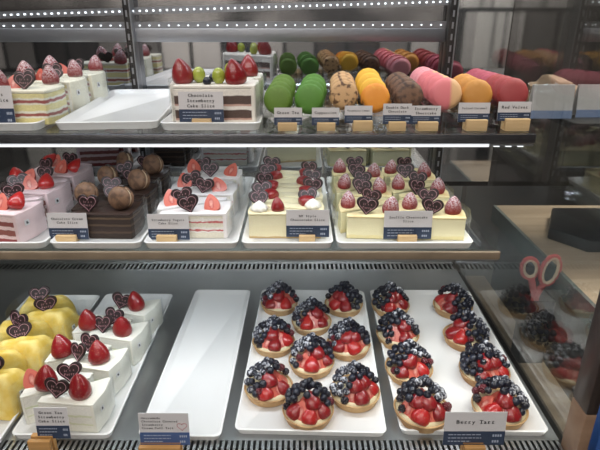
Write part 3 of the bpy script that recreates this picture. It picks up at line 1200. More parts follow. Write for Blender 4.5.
OP = layered('cocoa_layers', HM, [(0, (0.03, 0.018, 0.013)), (0.22, (0.075, 0.045, 0.03)), (0.30, (0.035, 0.02, 0.015)), (0.50, (0.10, 0.065, 0.042)), (0.58, (0.035, 0.02, 0.015)), (0.78, (0.13, 0.085, 0.05)), (0.85, (0.035, 0.02, 0.015))], noise=0.0008)
K = slice_meshes(0.090, 0.062, HM, OP, M_chocglaze, end=False)
ox0 = -0.341
for i in range(3):
    cake_slice('chocolate_macaron_slice', K, f'macaron-topped chocolate slice, {ORD[i]} in the column by the yogurt slices', 'cake slice', 'macaron-topped chocolate slices', ox0, 0.716 + 0.092 * i, zm, False,
               [('macaron', 0.78, 0.020, 1.0), ('heart', 0.30, 0.008, 0.90)], R(-2))
for i in range(3):
    cake_slice('chocolate_macaron_slice', K, f'macaron-topped chocolate slice, {ORD[i]} in the column by the pink slices', 'cake slice', 'macaron-topped chocolate slices', ox0 - 0.004, 0.731 + 0.092 * i, zm, True,
               [('macaron', 0.14, 0.030, 0.94), ('heart', 0.58, 0.036, 0.90)], R(-2))

YG = layered('yogurt_layers', HM, [(0, (0.74, 0.70, 0.58)), (0.24, (0.82, 0.79, 0.74)), (0.30, (0.50, 0.08, 0.08)), (0.36, (0.82, 0.79, 0.74)), (0.44, (0.74, 0.70, 0.58)), (0.62, (0.55, 0.10, 0.10)), (0.68, (0.82, 0.79, 0.74)), (0.80, (0.74, 0.70, 0.58)), (0.94, (0.82, 0.80, 0.77))], nscale=120, noise=0.002)
K = slice_meshes(0.094, 0.058, HM, YG, mat('yogurt_cream', (0.84, 0.79, 0.78), 0.5, 0, 0.02, 60, 0.2, 70))
yx0 = -0.208
for i in range(3):
    cake_slice('yogurt_cake_slice', K, f'white yogurt slice, {ORD[i]} in the column by the cheesecake slices', 'cake slice', 'strawberry yogurt slices', yx0, 0.716 + 0.088 * i, zm, False,
               [('heart', 0.50, 0.006, 0.90), ('half', 0.82, 0.012, 1.0)], 0, sticker=False)
for i in range(3):
    cake_slice('yogurt_cake_slice', K, f'white yogurt slice, {ORD[i]} in the column by the macaron-topped slices', 'cake slice', 'strawberry yogurt slices', yx0 - 0.004, 0.731 + 0.088 * i, zm, True,
               [('half', 0.18, 0.018, 1.0), ('heart', 0.36, 0.026, 0.90)], 0)

NY = layered('cheesecake_body', HM, [(0, (0.62, 0.45, 0.22)), (0.08, (0.82, 0.75, 0.50)), (0.5, (0.83, 0.77, 0.53)), (0.9, (0.82, 0.76, 0.5))], rough=0.6, blotch=0.04)
K = slice_meshes(0.108, 0.033, HM, NY, M_pale_top, mirror=True, top=0.003, end=False, film=False)
nx0 = -0.076
for i in range(5):
    cake_slice('cheesecake_slice', K, f'cream-dollop cheesecake slice, {ORD[i]} in the column by the yogurt slices', 'cake slice', 'cream-dollop cheesecake slices', nx0 + 0.001 * i, 0.716 + 0.0505 * i, zm, False,
               [('dollop', 0.14, 0.015, 0.95), ('heart', 0.15, 0.027, 0.90), ('straw', 0.40, 0.014, 0.72)] if i == 0 else
               [('dollop', 0.14, 0.012, 0.75), ('heart', 0.15, 0.022, 0.90), ('lying', 0.33, 0.018, 0.92)], 0)
for i in range(4):
    cake_slice('cheesecake_slice', K, f'cream-dollop cheesecake slice, {ORD[i]} in the column by the souffle cheesecakes', 'cake slice', 'cream-dollop cheesecake slices', nx0 + 0.003, 0.730 + 0.0505 * i, zm, True,
               [('lying', 0.68, 0.024, 0.92), ('dollop', 0.86, 0.014, 0.9), ('heart', 0.85, 0.027, 0.90)], 0)

SF = layered('souffle_body', HM, [(0, (0.83, 0.74, 0.40)), (0.15, (0.86, 0.80, 0.52)), (0.85, (0.84, 0.76, 0.46))], rough=0.65, blotch=0.04)
K = slice_meshes(0.080, 0.058, 0.036, SF, M_bake, top=0.003, end=False)
for c, (sx0, sy0) in enumerate(((0.064, 0.716), (0.158, 0.712))):
    near = ('second column from the dollop cheesecakes', 'column nearest the glass end')[c]
    far = ('column beside the dollop cheesecakes', 'third column from the dollop cheesecakes')[c]
    for i in range(3):
        cake_slice('souffle_cheesecake_slice', K, f'souffle slice, {ORD[i]} in the {near}', 'cake slice', 'souffle cheesecake slices', sx0 + 0.006, sy0 + 0.093 * i, zm, False,
                   [('heart', 0.34, 0.008, 0.90), ('strawd', 0.80, 0.022, 0.98)], R(-3))
    for i in range(3):
        cake_slice('souffle_cheesecake_slice', K, f'souffle slice, {ORD[i]} in the {far}', 'cake slice', 'souffle cheesecake slices', sx0 - 0.002, sy0 + 0.0155 + 0.093 * i, zm, True,
                   [('strawd', 0.14, 0.026, 0.95), ('heart', 0.52, 0.040, 0.90)], R(-3))

# ---- top shelf: vanilla slices and chocolate strawberry slices
zt = TOP + 0.0038
VH = 0.046
VN = layered('vanilla_layers', VH, [(0, (0.74, 0.66, 0.30)), (0.18, (0.80, 0.78, 0.66)), (0.24, (0.34, 0.10, 0.08)), (0.33, (0.82, 0.80, 0.68)), (0.40, (0.76, 0.69, 0.34)), (0.58, (0.81, 0.78, 0.66)), (0.63, (0.36, 0.10, 0.09)), (0.72, (0.82, 0.80, 0.70)), (0.78, (0.77, 0.70, 0.36)), (0.95, (0.83, 0.81, 0.72))])
K = slice_meshes(0.095, 0.060, VH, VN, M_ivory, film=True, end=True)
KF = slice_meshes(0.100, 0.060, VH, VN, M_ivory, film=True, end=False)
for i in range(3):
    cake_slice('vanilla_cake_slice', K if i else KF, f'vanilla cake slice, {ORD[i]} in the column by the empty upper tray', 'cake slice', 'vanilla slices', -0.446 - 0.001 * i, 0.722 + 0.090 * i, zt, False,
               [('strawd', 0.28, 0.014, 1.12), ('heart', 0.68, 0.010, 0.80), ('half', 0.47, 0.018, 0.8)], R(-3), sticker=i > 0)
for i in range(3):
    cake_slice('vanilla_cake_slice', K, f'vanilla cake slice, {ORD[i]} in the column farther from the empty upper tray', 'cake slice', 'vanilla slices', -0.452, 0.737 + 0.090 * i, zt, True,
               [('heart', 0.56, 0.042, 0.80), ('strawd', 0.86, 0.058, 1.0)], R(-3))

CH = layered('chocolate_cake_layers', 0.052, [(0, (0.80, 0.74, 0.66)), (0.10, (0.50, 0.30, 0.24)), (0.15, (0.075, 0.042, 0.032)), (0.37, (0.81, 0.76, 0.70)), (0.47, (0.55, 0.34, 0.28)), (0.52, (0.085, 0.05, 0.04)), (0.74, (0.82, 0.77, 0.70))], noise=0.001)
K = slice_meshes(0.106, 0.068, 0.052, CH, mat('warm_white_cream', (0.82, 0.77, 0.69), 0.5, 0, 0.03, 60, 0.2, 70))
cake_slice('chocolate_strawberry_slice', K, 'chocolate strawberry cake slice behind its price card, grape and strawberry at its end', 'cake slice', None, -0.172, 0.722, zt, False,
           [('grape', 0.56, 0.022, 1.0), ('straw', 0.80, 0.022, 1.12), ('blue', 0.42, 0.012, 0.9)], 0)
cake_slice('chocolate_strawberry_slice', K, 'cream cake slice turned round with one strawberry and grape at its wide end', 'cake slice', None, -0.176, 0.736, zt, True,
           [('straw', 0.13, 0.016, 1.12), ('grape', 0.32, 0.020, 1.0), ('blue', 0.48, 0.032, 0.9)], 0)
cake_slice('chocolate_strawberry_slice', K, 'chocolate strawberry cake slice standing behind the one with the price card', 'cake slice', None, -0.172, 0.812, zt, False,
           [('grape', 0.62, 0.012, 1.0), ('straw', 0.88, 0.018, 1.08)], 0)

# ================================================================== MACARONS
SH = lambda n, c, d, lo=0.55, hi=0.75: patched(n, c, d, 0.6, 130, lo, hi, bump=0.15)


def halves(name, a, c):
    m, nt, b = nodes(name)
    tc = nt.nodes.new('ShaderNodeTexCoord')
    sx = nt.nodes.new('ShaderNodeSeparateXYZ')
    nt.links.new(tc.outputs['Object'], sx.inputs['Vector'])
    mr = nt.nodes.new('ShaderNodeMapRange')
    mr.inputs['From Min'].default_value = 0.002
    mr.inputs['From Max'].default_value = 0.006
    nt.links.new(sx.outputs['X'], mr.inputs['Value'])
    mx = nt.nodes.new('ShaderNodeMix')
    mx.data_type = 'RGBA'
    mx.inputs['A'].default_value = (*a, 1)
    mx.inputs['B'].default_value = (*c, 1)
    nt.links.new(mr.outputs['Result'], mx.inputs['Factor'])
    nt.links.new(mx.outputs['Result'], b.inputs['Base Color'])
    b.inputs['Roughness'].default_value = 0.6
    return m


MAC = {  # fillings darkened: shade of the gap between shells put into their colour
    'green': macaron_meshes('green', SH('green_shell', (0.10, 0.19, 0.016), (0.13, 0.23, 0.03)), mat('shaded_green_filling', (0.03, 0.07, 0.012), 0.6)),
    'bright': macaron_meshes('bright', SH('bright_green_shell', (0.075, 0.21, 0.02), (0.10, 0.25, 0.03)), mat('shaded_bright_green_filling', (0.025, 0.075, 0.015), 0.6)),
    'speckled': macaron_meshes('speckled', SH('speckled_tan_shell', (0.56, 0.34, 0.16), (0.12, 0.055, 0.025), 0.52, 0.62), mat('shaded_mocha_filling', (0.28, 0.15, 0.08), 0.6)),
    'orange': macaron_meshes('orange', SH('orange_shell', (0.74, 0.27, 0.025), (0.78, 0.36, 0.04)), mat('shaded_raspberry_filling', (0.42, 0.06, 0.07), 0.6)),
    'yellow': macaron_meshes('yellow', SH('yellow_shell', (0.80, 0.44, 0.035), (0.80, 0.48, 0.06)), mat('shaded_raspberry_filling', (0.42, 0.06, 0.07), 0.6)),
    'brown': macaron_meshes('brown', SH('dark_cocoa_shell', (0.15, 0.075, 0.04), (0.05, 0.022, 0.013), 0.46, 0.62), mat('shaded_cocoa_filling', (0.05, 0.025, 0.018), 0.6)),
    'pinkhalf': macaron_meshes('pinkhalf', halves('pink_and_tan_shell', (0.66, 0.17, 0.19), (0.66, 0.40, 0.20)), mat('shaded_pink_filling', (0.45, 0.10, 0.14), 0.6)),
    'pink': macaron_meshes('pink', SH('pink_shell', (0.72, 0.27, 0.30), (0.74, 0.31, 0.33)), mat('shaded_pink_filling', (0.45, 0.10, 0.14), 0.6)),
    'caramel': macaron_meshes('caramel', SH('caramel_shell', (0.50, 0.22, 0.035), (0.56, 0.27, 0.06)), mat('shaded_caramel_filling', (0.28, 0.11, 0.02), 0.6)),
    'red': macaron_meshes('red', SH('red_shell', (0.30, 0.035, 0.038), (0.34, 0.045, 0.045)), mat('shaded_berry_filling', (0.20, 0.02, 0.035), 0.6)),
    'rose': macaron_meshes('rose', SH('rose_shell', (0.38, 0.065, 0.10), (0.42, 0.08, 0.115)), mat('shaded_berry_filling', (0.20, 0.02, 0.035), 0.6)),
}
M_clearplastic = clear('clear_plastic', (0.95, 0.96, 0.96), 0.03, 0.8, 0.05)


def macaron_row(desc, n, front, back, kinds, Yf=0.735, pitch=0.042, scale=1.0):
    """a row leaning back on a clear sloped tray, first macaron at pixel centre front, last at back"""
    A = ony(front[0], front[1], Yf)
    Bp = ony(back[0], back[1], Yf + pitch * (n - 1))
    rr = 0.0195 * scale
    lift = (TOP + 0.0035 + rr) - A.z
    # clear tray: a low wedge that follows the row
    t = thing('macaron_tray', f'clear plastic tray under the {desc} macarons', 'tray', (A.x, Yf, TOP + 0.0002), math.atan2(-(Bp.x - A.x), Bp.y - A.y), 'clear macaron trays')
    ln = (Bp - A).xy.length + 0.05
    rise0 = max(0.0015, A.z - rr - TOP - 0.0006)
    rise1 = max(0.0018, Bp.z - rr - TOP - 0.0006)
    bm = bmesh.new()
    hw = rr * 0.92
    y0, y1 = -0.022, ln - 0.026
    sl = (rise1 - rise0) / max(0.01, (Bp - A).xy.length)
    za, zb = max(0.0012, rise0 + sl * y0), max(0.0012, rise0 + sl * y1)
    pts = [(-hw, y0, 0), (hw, y0, 0), (hw, y1, 0), (-hw, y1, 0), (-hw, y0, za), (hw, y0, za), (hw, y1, zb), (-hw, y1, zb)]
    v = [bm.verts.new(p) for p in pts]
    for f in ((0, 3, 2, 1), (4, 5, 6, 7), (0, 1, 5, 4), (1, 2, 6, 5), (2, 3, 7, 6), (3, 0, 4, 7)):
        bm.faces.new([v[i] for i in f])
    inst('ramp', done(bm, 'ramp', M_clearplastic, False), t)
    for sgn in (-1, 1):
        bm = bmesh.new()
        a0, a1 = sorted((sgn * (hw + 0.0002), sgn * (hw + 0.0014)))
        box(bm, a0, a1, y0, y1, 0, max(za, zb) + 0.010)
        inst('side', done(bm, 'side', M_clearplastic, False), t)
    for i in range(n):
        f = i / max(1, n - 1)
        p = A.lerp(Bp, f)
        kd = kinds[i] if isinstance(kinds, (list, tuple)) else kinds
        where = ['at the front', 'second from the front', 'third from the front', 'fourth from the front', 'fifth from the front', 'sixth from the front', 'seventh from the front', 'eighth from the front'][i]
        m = thing('macaron', f'{desc} macaron, {where} of its row', 'macaron', (p.x + rnd.uniform(-0.0008, 0.0008), p.y, max(p.z - rr, TOP + 0.0022 + 0.0002)), math.atan2(-(Bp.x - A.x), Bp.y - A.y) * 0.5 + rnd.uniform(-0.08, 0.08), f'{desc} macarons')
        m.rotation_euler.x = R(-18)
        macaron_parts(m, MAC[kd], scale, rnd.uniform(-0.12, 0.12))


macaron_row('olive green', 4, (277.5, 100), (283.5, 87), 'green', scale=1.0)
macaron_row('bright green', 4, (310, 99), (314, 87), 'bright', scale=1.04)
macaron_row('speckled tan', 4, (344, 95), (342.5, 84), 'speckled', scale=1.0)
macaron_row('orange and yellow', 4, (376, 98), (368, 81), ['orange', 'yellow', 'yellow', 'yellow'])
macaron_row('dark brown', 4, (409, 96), (398, 85), 'brown', scale=1.02)
macaron_row('pink and tan', 6, (446, 94), (423, 80), ['pinkhalf', 'pinkhalf', 'pinkhalf', 'pinkhalf', 'pink', 'pink'], pitch=0.038, scale=1.10)
macaron_row('caramel', 3, (477, 95), (464, 88), 'caramel', scale=1.06)
macaron_row('dark pink', 7, (513, 94), (476, 81), ['red', 'red', 'red', 'rose', 'rose', 'rose', 'rose'], pitch=0.037, scale=1.08)


# ================================================================== BERRY TARTS
def tart_shell():
    bm = bmesh.new()
    lathe(bm, [(0, 0.0), (0.036, 0), (0.0385, 0.001), (0.0435, 0.0150), (0.0440, 0.0165), (0.0430, 0.0172), (0.0412, 0.0164), (0.0395, 0.0125), (0, 0.0125)], 48,
          wob=lambda a, z: 1 + 0.006 * math.sin(24 * a) + 0.006 * math.sin(3 * a))
    c = done(bm, 'crust', M_crust, True, 40)
    bm = bmesh.new()
    lathe(bm, [(0.0402, 0.0128), (0.0405, 0.0150), (0.036, 0.0185), (0.026, 0.0235), (0.013, 0.028), (0, 0.030)], 36, wob=lambda a, z: 1 + 0.012 * math.sin(7 * a + 300 * z))
    k = done(bm, 'custard', M_custard, True, 70)
    return c, k


ME_crust, ME_custard = tart_shell()


def tart(label, bx, by, az, seed, scale=1.0, dust=None, spread=62, n_straw=4, peak=(0, 0.006)):
    """az: compass angle (deg, -90 faces the customer) of the strawberry side; dust: angle of the sugared flank"""
    rn = random.Random(seed)
    p = onz(bx, by, DECK + 0.0037)
    t = thing('berry_tart', label, 'tart', (p.x, p.y, DECK + 0.0039), 0, 'berry tarts')
    t.scale = (scale * 0.965,) * 3
    inst('crust', ME_crust, t, (0, 0, 0), (0, 0, rn.uniform(0, 6)))
    inst('custard', ME_custard, t, (0, 0, 0), (0, 0, rn.uniform(0, 6)))

    def dome(x, y):
        q = ((x - peak[0] * 0.4) ** 2 + (y - peak[1]) ** 2) / 0.043 ** 2
        return 0.0185 + 0.036 * max(0, 1 - q) ** 0.9

    a0 = R(az)
    # strawberry pieces: skin outwards, tips up towards the peak, or cut face outwards
    for k in range(n_straw):
        f = (k - (n_straw - 1) / 2) / max(1, n_straw - 1) * 2
        aa = a0 + f * R(spread) * 0.78
        cut = (k + seed) % 2 == 0
        rad = 0.0365 if cut else 0.0335
        x, y = rad * math.cos(aa), rad * math.sin(aa)
        turn = aa + PI / 2 if cut else aa - PI / 2     # cut face (-Y) or skin (+Y) outwards
        rot = Matrix.Rotation(turn, 3, 'Z') @ Matrix.Rotation(R(-40) if cut else R(40), 3, 'X') @ Matrix.Rotation(rn.uniform(-0.35, 0.35), 3, 'Y')
        o = inst('strawberry', ME_half if cut or (k + seed) % 4 == 1 else ME_half_dk, t, (x, y, 0.0165 if cut else 0.0125), (0, 0, 0), rn.uniform(1.08, 1.24))
        o.rotation_euler = rot.to_euler()
    # upper row near the peak
    for k in (-1, 1):
        aa = a0 + k * 0.55
        x, y = 0.0195 * math.cos(aa), 0.0195 * math.sin(aa)
        cut = (k + seed) % 3 == 0
        o = inst('strawberry', ME_half_dk, t, (x, y, 0.0265), (0, 0, 0), 1.2)
        o.rotation_euler = (Matrix.Rotation(aa + (PI / 2 if cut else -PI / 2) + rn.uniform(-0.4, 0.4), 3, 'Z') @ Matrix.Rotation(R(-44 if cut else 44), 3, 'X')).to_euler()
    # blueberries over the rest of the mound
    pts = []
    tries = 0
    while tries < 9000 and len(pts) < 60:
        tries += 1
        rad = 0.0382 * math.sqrt(rn.random())
        a = rn.uniform(-PI, PI)
        x, y = rad * math.cos(a), rad * math.sin(a)
        d = abs((a - a0 + PI) % (2 * PI) - PI)
        if d < R(spread + 4) and rad > 0.011:
            continue
        z = dome(x, y)
        if all((x - q[0]) ** 2 + (y - q[1]) ** 2 + (z - q[2]) ** 2 > 0.0108 ** 2 for q in pts):
            pts.append((x, y, z))
    for k, (x, y, z) in enumerate(pts):
        a = math.atan2(y, x)
        edge = math.hypot(x, y) > 0.027
        dusty = dust is not None and abs((a - R(dust) + PI) % (2 * PI) - PI) < R(65) and rn.random() < 0.75
        d = abs((a - a0 + PI) % (2 * PI) - PI)
        if edge and d < R(spread + 34) and rn.random() < 0.55:
            me = ME_black if rn.random() < 0.45 else ME_rasp
            inst('blackberry' if me is ME_black else 'raspberry', me, t, (x, y, z - 0.004), (rn.uniform(-0.9, 0.9), rn.uniform(-0.9, 0.9), rn.uniform(0, 6)), rn.uniform(0.85, 1.0))
            continue
        inst('blueberry', ME_blue_d if dusty else ME_blue, t, (x, y, z), (rn.uniform(-1.2, 1.2), rn.uniform(-1.2, 1.2), 0), rn.uniform(0.86, 1.12))
    for k in range(4):
        a = a0 + PI + (k - 1.5) * 0.9
        x, y = 0.008 * math.cos(a) + peak[0] * 0.4, 0.008 * math.sin(a) + peak[1]
        inst('blueberry', ME_blue_d if (dust is not None and k % 2) else ME_blue, t, (x, y, 0.0590 + 0.003 * (k == 1)), (rn.uniform(-1, 1), rn.uniform(-1, 1), 0), rn.uniform(0.85, 1.0))
    return t


T1 = 'in the nine-tart tray'
tart(f'berry tart at the back {T1}, on the corner by the empty tray', 279.5, 308, -75, 11, 0.94, 160)
tart(f'berry tart at the back {T1}, on the corner by the other tarts', 343.5, 309, -130, 12, 0.97, None)
tart(f'berry tart just behind the middle one {T1}, sugar-dusted towards the empty tray', 311.5, 327, -60, 13, 0.96, 160)
tart(f'berry tart {T1}, second of three along the side by the empty tray', 274, 347, -70, 14, 0.96, 150)
tart(f'berry tart {T1}, second of three along the side by the other tarts', 348, 350, -80, 15, 0.98, 160)
tart(f'berry tart in the very middle {T1}, strawberries facing out', 311.5, 367, -75, 16, 0.98, 170)
tart(f'berry tart {T1}, at its front corner beside the empty tray', 269, 393, -40, 17, 0.97, 150)
tart(f'berry tart {T1}, at its front corner beside the other tarts', 354.5, 398, -55, 18, 0.98, 170)
tart(f'berry tart standing foremost {T1}, strawberries towards the glass', 308, 416, -88, 19, 0.97, None, spread=72, n_straw=5)
T2 = 'in the eight-tart tray'
tart(f'berry tart {T2}, rearmost of the column by the nine tarts', 390, 310, -60, 21, 0.96, 20, spread=50, n_straw=3)
tart(f'berry tart {T2}, second from the back by the nine tarts', 397, 340, -75, 22, 0.98, 10, spread=46, n_straw=3)
tart(f'berry tart {T2}, third from the back by the nine tarts', 408, 374, -80, 23, 0.99, 10, spread=48, n_straw=3)
tart(f'berry tart {T2}, foremost of the column by the nine tarts', 421, 416, -95, 24, 1.04, 10, spread=62, n_straw=4)
tart(f'berry tart {T2}, rearmost of the column along the glass end', 452, 311, -165, 25, 0.98, 40, spread=48, n_straw=3)
tart(f'berry tart {T2}, second from the back along the glass end', 465, 342, -165, 26, 1.02, 40, spread=52, n_straw=4)
tart(f'berry tart {T2}, third from the back along the glass end', 483, 377, -70, 27, 1.02, 30, spread=48, n_straw=3)
tart(f'berry tart {T2}, foremost along the glass end behind the price card', 498, 414, -120, 28, 1.02, 20, spread=62, n_straw=4)


# ================================================================== PRICE CARDS
def card(label, x0, x1, yt, yb, Y, zs, lines, hx0, hx1, size, band=0.42, band_m=None, block_m=None, left=False, badge=False, yaw=0.0, hh=0.011):
    """printed card standing in the slot of a small wooden block"""
    a, b = ony(x0, yt, Y), ony(x1, yb, Y)
    wd = b.x - a.x
    zb, zt_ = max(b.z, zs + 0.002), a.z
    hgt = zt_ - zb
    cxm = (a.x + b.x) / 2
    t = thing('price_card', label, 'price card', (cxm, Y, zs), yaw, 'price cards')
    z0 = zb - zs
    c = inst('card', boxmesh('card', -wd / 2, wd / 2, 0, 0.0008, z0, z0 + hgt, M_card), t, (0, 0, 0), (R(-6), 0, 0))
    inst('navy_band' if band_m is None else 'blue_band', boxmesh('band', -wd / 2, wd / 2, -0.0003, -0.00005, z0, z0 + hgt * band, band_m or M_navy), c)
    bm = bmesh.new()
    up = hgt * (1 - band)
    n = len(lines)
    longest = max(len(q) for q in lines)
    size = min((0.80 if not badge else 0.72) * wd / (longest * 0.64), up / (n * 1.22 + 0.3), up * (0.27 if wd > 0.07 else 0.42))
    lh = size * 1.18
    for i, q in enumerate(lines):
        cz = z0 + hgt - up / 2 + lh * ((n - 1) / 2 - i) - size * 0.34
        put_text(bm, q, (-wd * 0.42 if left else 0), cz, size, -0.0005, 0.64, left=left, bold=size * 0.022)
    inst('lettering', flat(bm, 'lettering', M_ink), c)
    # unreadable small print: rows of tiny dashes and the price block
    bm = bmesh.new()
    rn = random.Random(len(label))
    for k in range(3):
        zz = z0 + hgt * band * (0.74 - 0.24 * k)
        x = -wd * 0.42
        xe = wd * (0.12 if k < 2 else -0.05)
        while x < xe:
            l = rn.uniform(0.03, 0.08) * wd
            box(bm, x, min(x + l, xe), -0.0006, -0.0004, zz, zz + hgt * 0.022)
            x += l + wd * 0.015
    for k, zz in enumerate((0.62, 0.2)):
        for j in range(4 - k):
            xx = wd * (0.30 + 0.04 * j)
            box(bm, xx, xx + wd * 0.026, -0.0006, -0.0004, z0 + hgt * band * zz, z0 + hgt * band * (zz + 0.16))
    inst('small_print', done(bm, 'print', M_print, False), c)
    if badge:
        bm = bmesh.new()
        s = wd * 0.20
        tube(bm, [(x + wd * 0.36, -0.0006, z + z0 + hgt * 0.46) for x, z in heart_pts(s, 24)], 0.00035, 4, True)
        inst('heart_badge', done(bm, 'badge', M_inkred), c)
    h0, h1 = ony(hx0, 0, Y).x, ony(hx1, 0, Y).x
    k = (225 - (yb)) / F
    h0 = (hx0 - 300) / F * (Y / (math.cos(PITCH) + k * math.sin(PITCH))) - cxm
    h1 = (hx1 - 300) / F * (Y / (math.cos(PITCH) + k * math.sin(PITCH))) - cxm
    bm = bmesh.new()
    top = max(hh, z0 + 0.004)
    box(bm, h0, h1, -0.008, -0.0012, 0.0003, top, 0.0006)
    box(bm, h0, h1, 0.0022, 0.010, 0.0003, top, 0.0006)
    box(bm, h0, h1, -0.0013, 0.0023, 0.0003, 0.0015)
    inst('wooden_block', done(bm, 'block', block_m or M_block), t)
    return t


zs_m, zs_t = MID + 0.004, TOP + 0.0002
YB = 0.568
card('price card of the green tea slices on the front grille', 30, 70, 412, 440, YB, DECK, ['Green Tea', 'Strawberry', 'Cake Slice'], 30, 52, 0.0047, block_m=M_block_dk)
card('white and blue price card before the empty deck tray with a heart badge', 136, 190, 417, 446, YB, DECK, ['Housemade', 'Chocolate Covered', 'Strawberry', 'Cream Puff Tart'], 140, 181, 0.0040, 0.40, M_blueband, M_block_dk, True, True)
card('price card reading Berry Tart before the eight tarts', 447, 504, 416, 446, YB, DECK, ['Berry Tart'], 463, 484, 0.0062, block_m=M_block_dk)
card('price card of the macaron-topped chocolate slices on the middle shelf', 45, 89, 214, 239, FRONT + 0.006, zs_m, ['Chocolate Cream', 'Cake Slice'], 58, 78, 0.0048)
card('price card of the strawberry yogurt slices on the middle shelf', 146, 190, 215, 241, FRONT + 0.006, zs_m, ['Strawberry Yogurt', 'Cake Slice'], 158, 178, 0.0045)
card('price card of the cheesecake slices with cream dollops', 286, 329, 211, 237, FRONT + 0.006, zs_m, ['NY Style', 'Cheesecake Slice'], 299, 315, 0.0048)
card('price card of the souffle cheesecake slices on the middle shelf', 385, 431, 212, 239, FRONT + 0.006, zs_m, ['Souffle Cheesecake', 'Slice'], 397, 416, 0.0045)
card('price card before the vanilla slices on the upper shelf', -30, 17, 86, 129, FRONT + 0.006, TOP + 0.004, ["World's", 'Cake Slice'], -20, 0, 0.0070)
card('tall price card before the chocolate strawberry cake slice', 177, 224, 92, 122, FRONT + 0.006, TOP + 0.004, ['Chocolate', 'Strawberry', 'Cake Slice'], 193, 212, 0.0064)
YT = FRONT - 0.002
card('small card reading Green Tea before the olive green macarons', 274, 302, 108, 125, YT, zs_t, ['Green Tea'], 278, 297, 0.0044, 0.44, hh=0.008)
card('small card reading Cappuccino between bright green and tan macarons', 312, 339, 108, 125, YT, zs_t, ['Cappuccino'], 317, 335, 0.0042, 0.44, hh=0.008)
card('small card reading Raspberry Lemon before the orange and yellow macarons', 345, 372, 106, 123, YT, zs_t, ['Raspberry Lemon'], 353, 372, 0.0031, 0.44, hh=0.008)
card('small card reading Double Dark Chocolate before the dark brown macarons', 384, 411, 104, 124, YT, zs_t, ['Double Dark', 'Chocolate'], 388, 405, 0.0040, 0.44, hh=0.008)
card('small card reading Strawberry Shortcake before the pink and tan macarons', 412, 440, 106, 124, YT, zs_t, ['Strawberry', 'Shortcake'], 417, 437, 0.0040, 0.44, hh=0.008)
card('small card reading Salted Caramel before the caramel macarons', 460, 489, 103, 122, YT, zs_t, ['Salted Caramel'], 465, 486, 0.0034, 0.44, hh=0.008)
card('small card reading Red Velvet before the dark pink macarons', 500, 530, 102, 121, YT, zs_t, ['Red Velvet'], 504, 528, 0.0042, 0.44, hh=0.008)

# ================================================================== BEYOND THE GLASS END
cn = thing('wood_counter', 'wooden counter with glassy edge band seen through the glass end', 'counter', (1.2, 1.0, -1.5))
inst('worktop', boxmesh('worktop', 0.488, 1.9, 0.45, 1.215, -0.475, -0.45, M_wood, 0.001), cn, (-1.2, -1.0, 1.5))
inst('edge_band', boxmesh('edge', 0.4805, 0.4878, 0.45, 1.215, -0.49, -0.4495, mat('grey_green_edge', (0.20, 0.24, 0.23), 0.2, 0.3)), cn, (-1.2, -1.0, 1.5))
inst('carcass', boxmesh('carcass', 0.50, 1.9, 0.47, 1.2, -1.5, -0.4755, mat('counter_carcass', (0.09, 0.085, 0.08), 0.5)), cn, (-1.2, -1.0, 1.5))
lg = inst('side_ledge', boxmesh('ledge', 0.431, 0.479, 0.56, 1.2, -0.66, -0.64, M_wood), None)
tag(lg, 'narrow wooden ledge between the glass end and the counter', 'ledge')

# scissors in a black holder
hd = inst('scissor_holder', None, None, (0.462, 0.86, -0.6398))
bm = bmesh.new()
o1 = rrect(-0.025, 0.025, -0.022, 0.022, 0.005)
o2 = rrect(-0.022, 0.022, -0.019, 0.019, 0.004)
loops(bm, [[(x, y, 0) for x, y in o1], [(x, y, 0.138) for x, y in o1], [(x, y, 0.138) for x, y in o2], [(x, y, 0.004) for x, y in o2]])
bpy.data.objects.remove(hd)
hd = inst('scissor_holder', done(bm, 'holder', M_black), None, (0.4525, 0.86, -0.6398))
tag(hd, 'black upright holder carrying the pink scissors behind the glass end', 'holder')
sc = thing('scissors', 'pink handled scissors standing in the black holder', 'scissors', (0.4470, 0.86, -0.652))
sc.scale = (1.1, 1.0, 1.1)
M_pinkh = mat('coral_handle', (0.62, 0.13, 0.13), 0.4)
M_inner = mat('cream_handle_lining', (0.72, 0.58, 0.42), 0.5)


def ring(cx, cz, rx, rz_, tilt):
    return [(cx + rx * math.cos(a) * math.cos(tilt) - rz_ * math.sin(a) * math.sin(tilt), 0, cz + rx * math.cos(a) * math.sin(tilt) + rz_ * math.sin(a) * math.cos(tilt)) for a in [2 * PI * k / 26 for k in range(26)]]


for sgn, rx, rz_, cz, tl in ((-1, 0.0135, 0.0190, 0.190, 0.30), (1, 0.0150, 0.0270, 0.186, -0.12)):
    cxx = -0.019 if sgn < 0 else 0.016
    bm = bmesh.new()
    tube(bm, ring(cxx, cz, rx, rz_, tl), 0.0040, 8, True)
    tube(bm, [(cxx * 0.75, 0.001 * sgn, cz - rz_ * 0.9), (cxx * 0.35, 0.001 * sgn, 0.150), (0, 0.001 * sgn, 0.132), (-sgn * 0.003, 0.001 * sgn, 0.115)], 0.0058, 8)
    h = inst('handle', done(bm, 'handle', M_pinkh), sc)
    bm = bmesh.new()
    tube(bm, [(x, -0.0012, z) for x, _, z in ring(cxx, cz, rx - 0.0030, rz_ - 0.0030, tl)], 0.0030, 8, True)
    inst('handle_lining', done(bm, 'lining', M_inner), h)
    bm = bmesh.new()
    q = [(-sgn * 0.002, 0.128), (-sgn * 0.009, 0.118), (-sgn * 0.004, 0.01), (-sgn * 0.001, 0.01)]
    lo = [bm.verts.new((x, sgn * 0.0006, z)) for x, z in q]
    hi = [bm.verts.new((x, sgn * 0.0018, z)) for x, z in q]
    bm.faces.new(lo)
    bm.faces.new(hi[::-1])
    for i in range(4):
        j = (i + 1) % 4
        bm.faces.new((lo[i], lo[j], hi[j], hi[i]))
    inst('blade', done(bm, 'blade', M_alu, False), sc)
bm = bmesh.new()
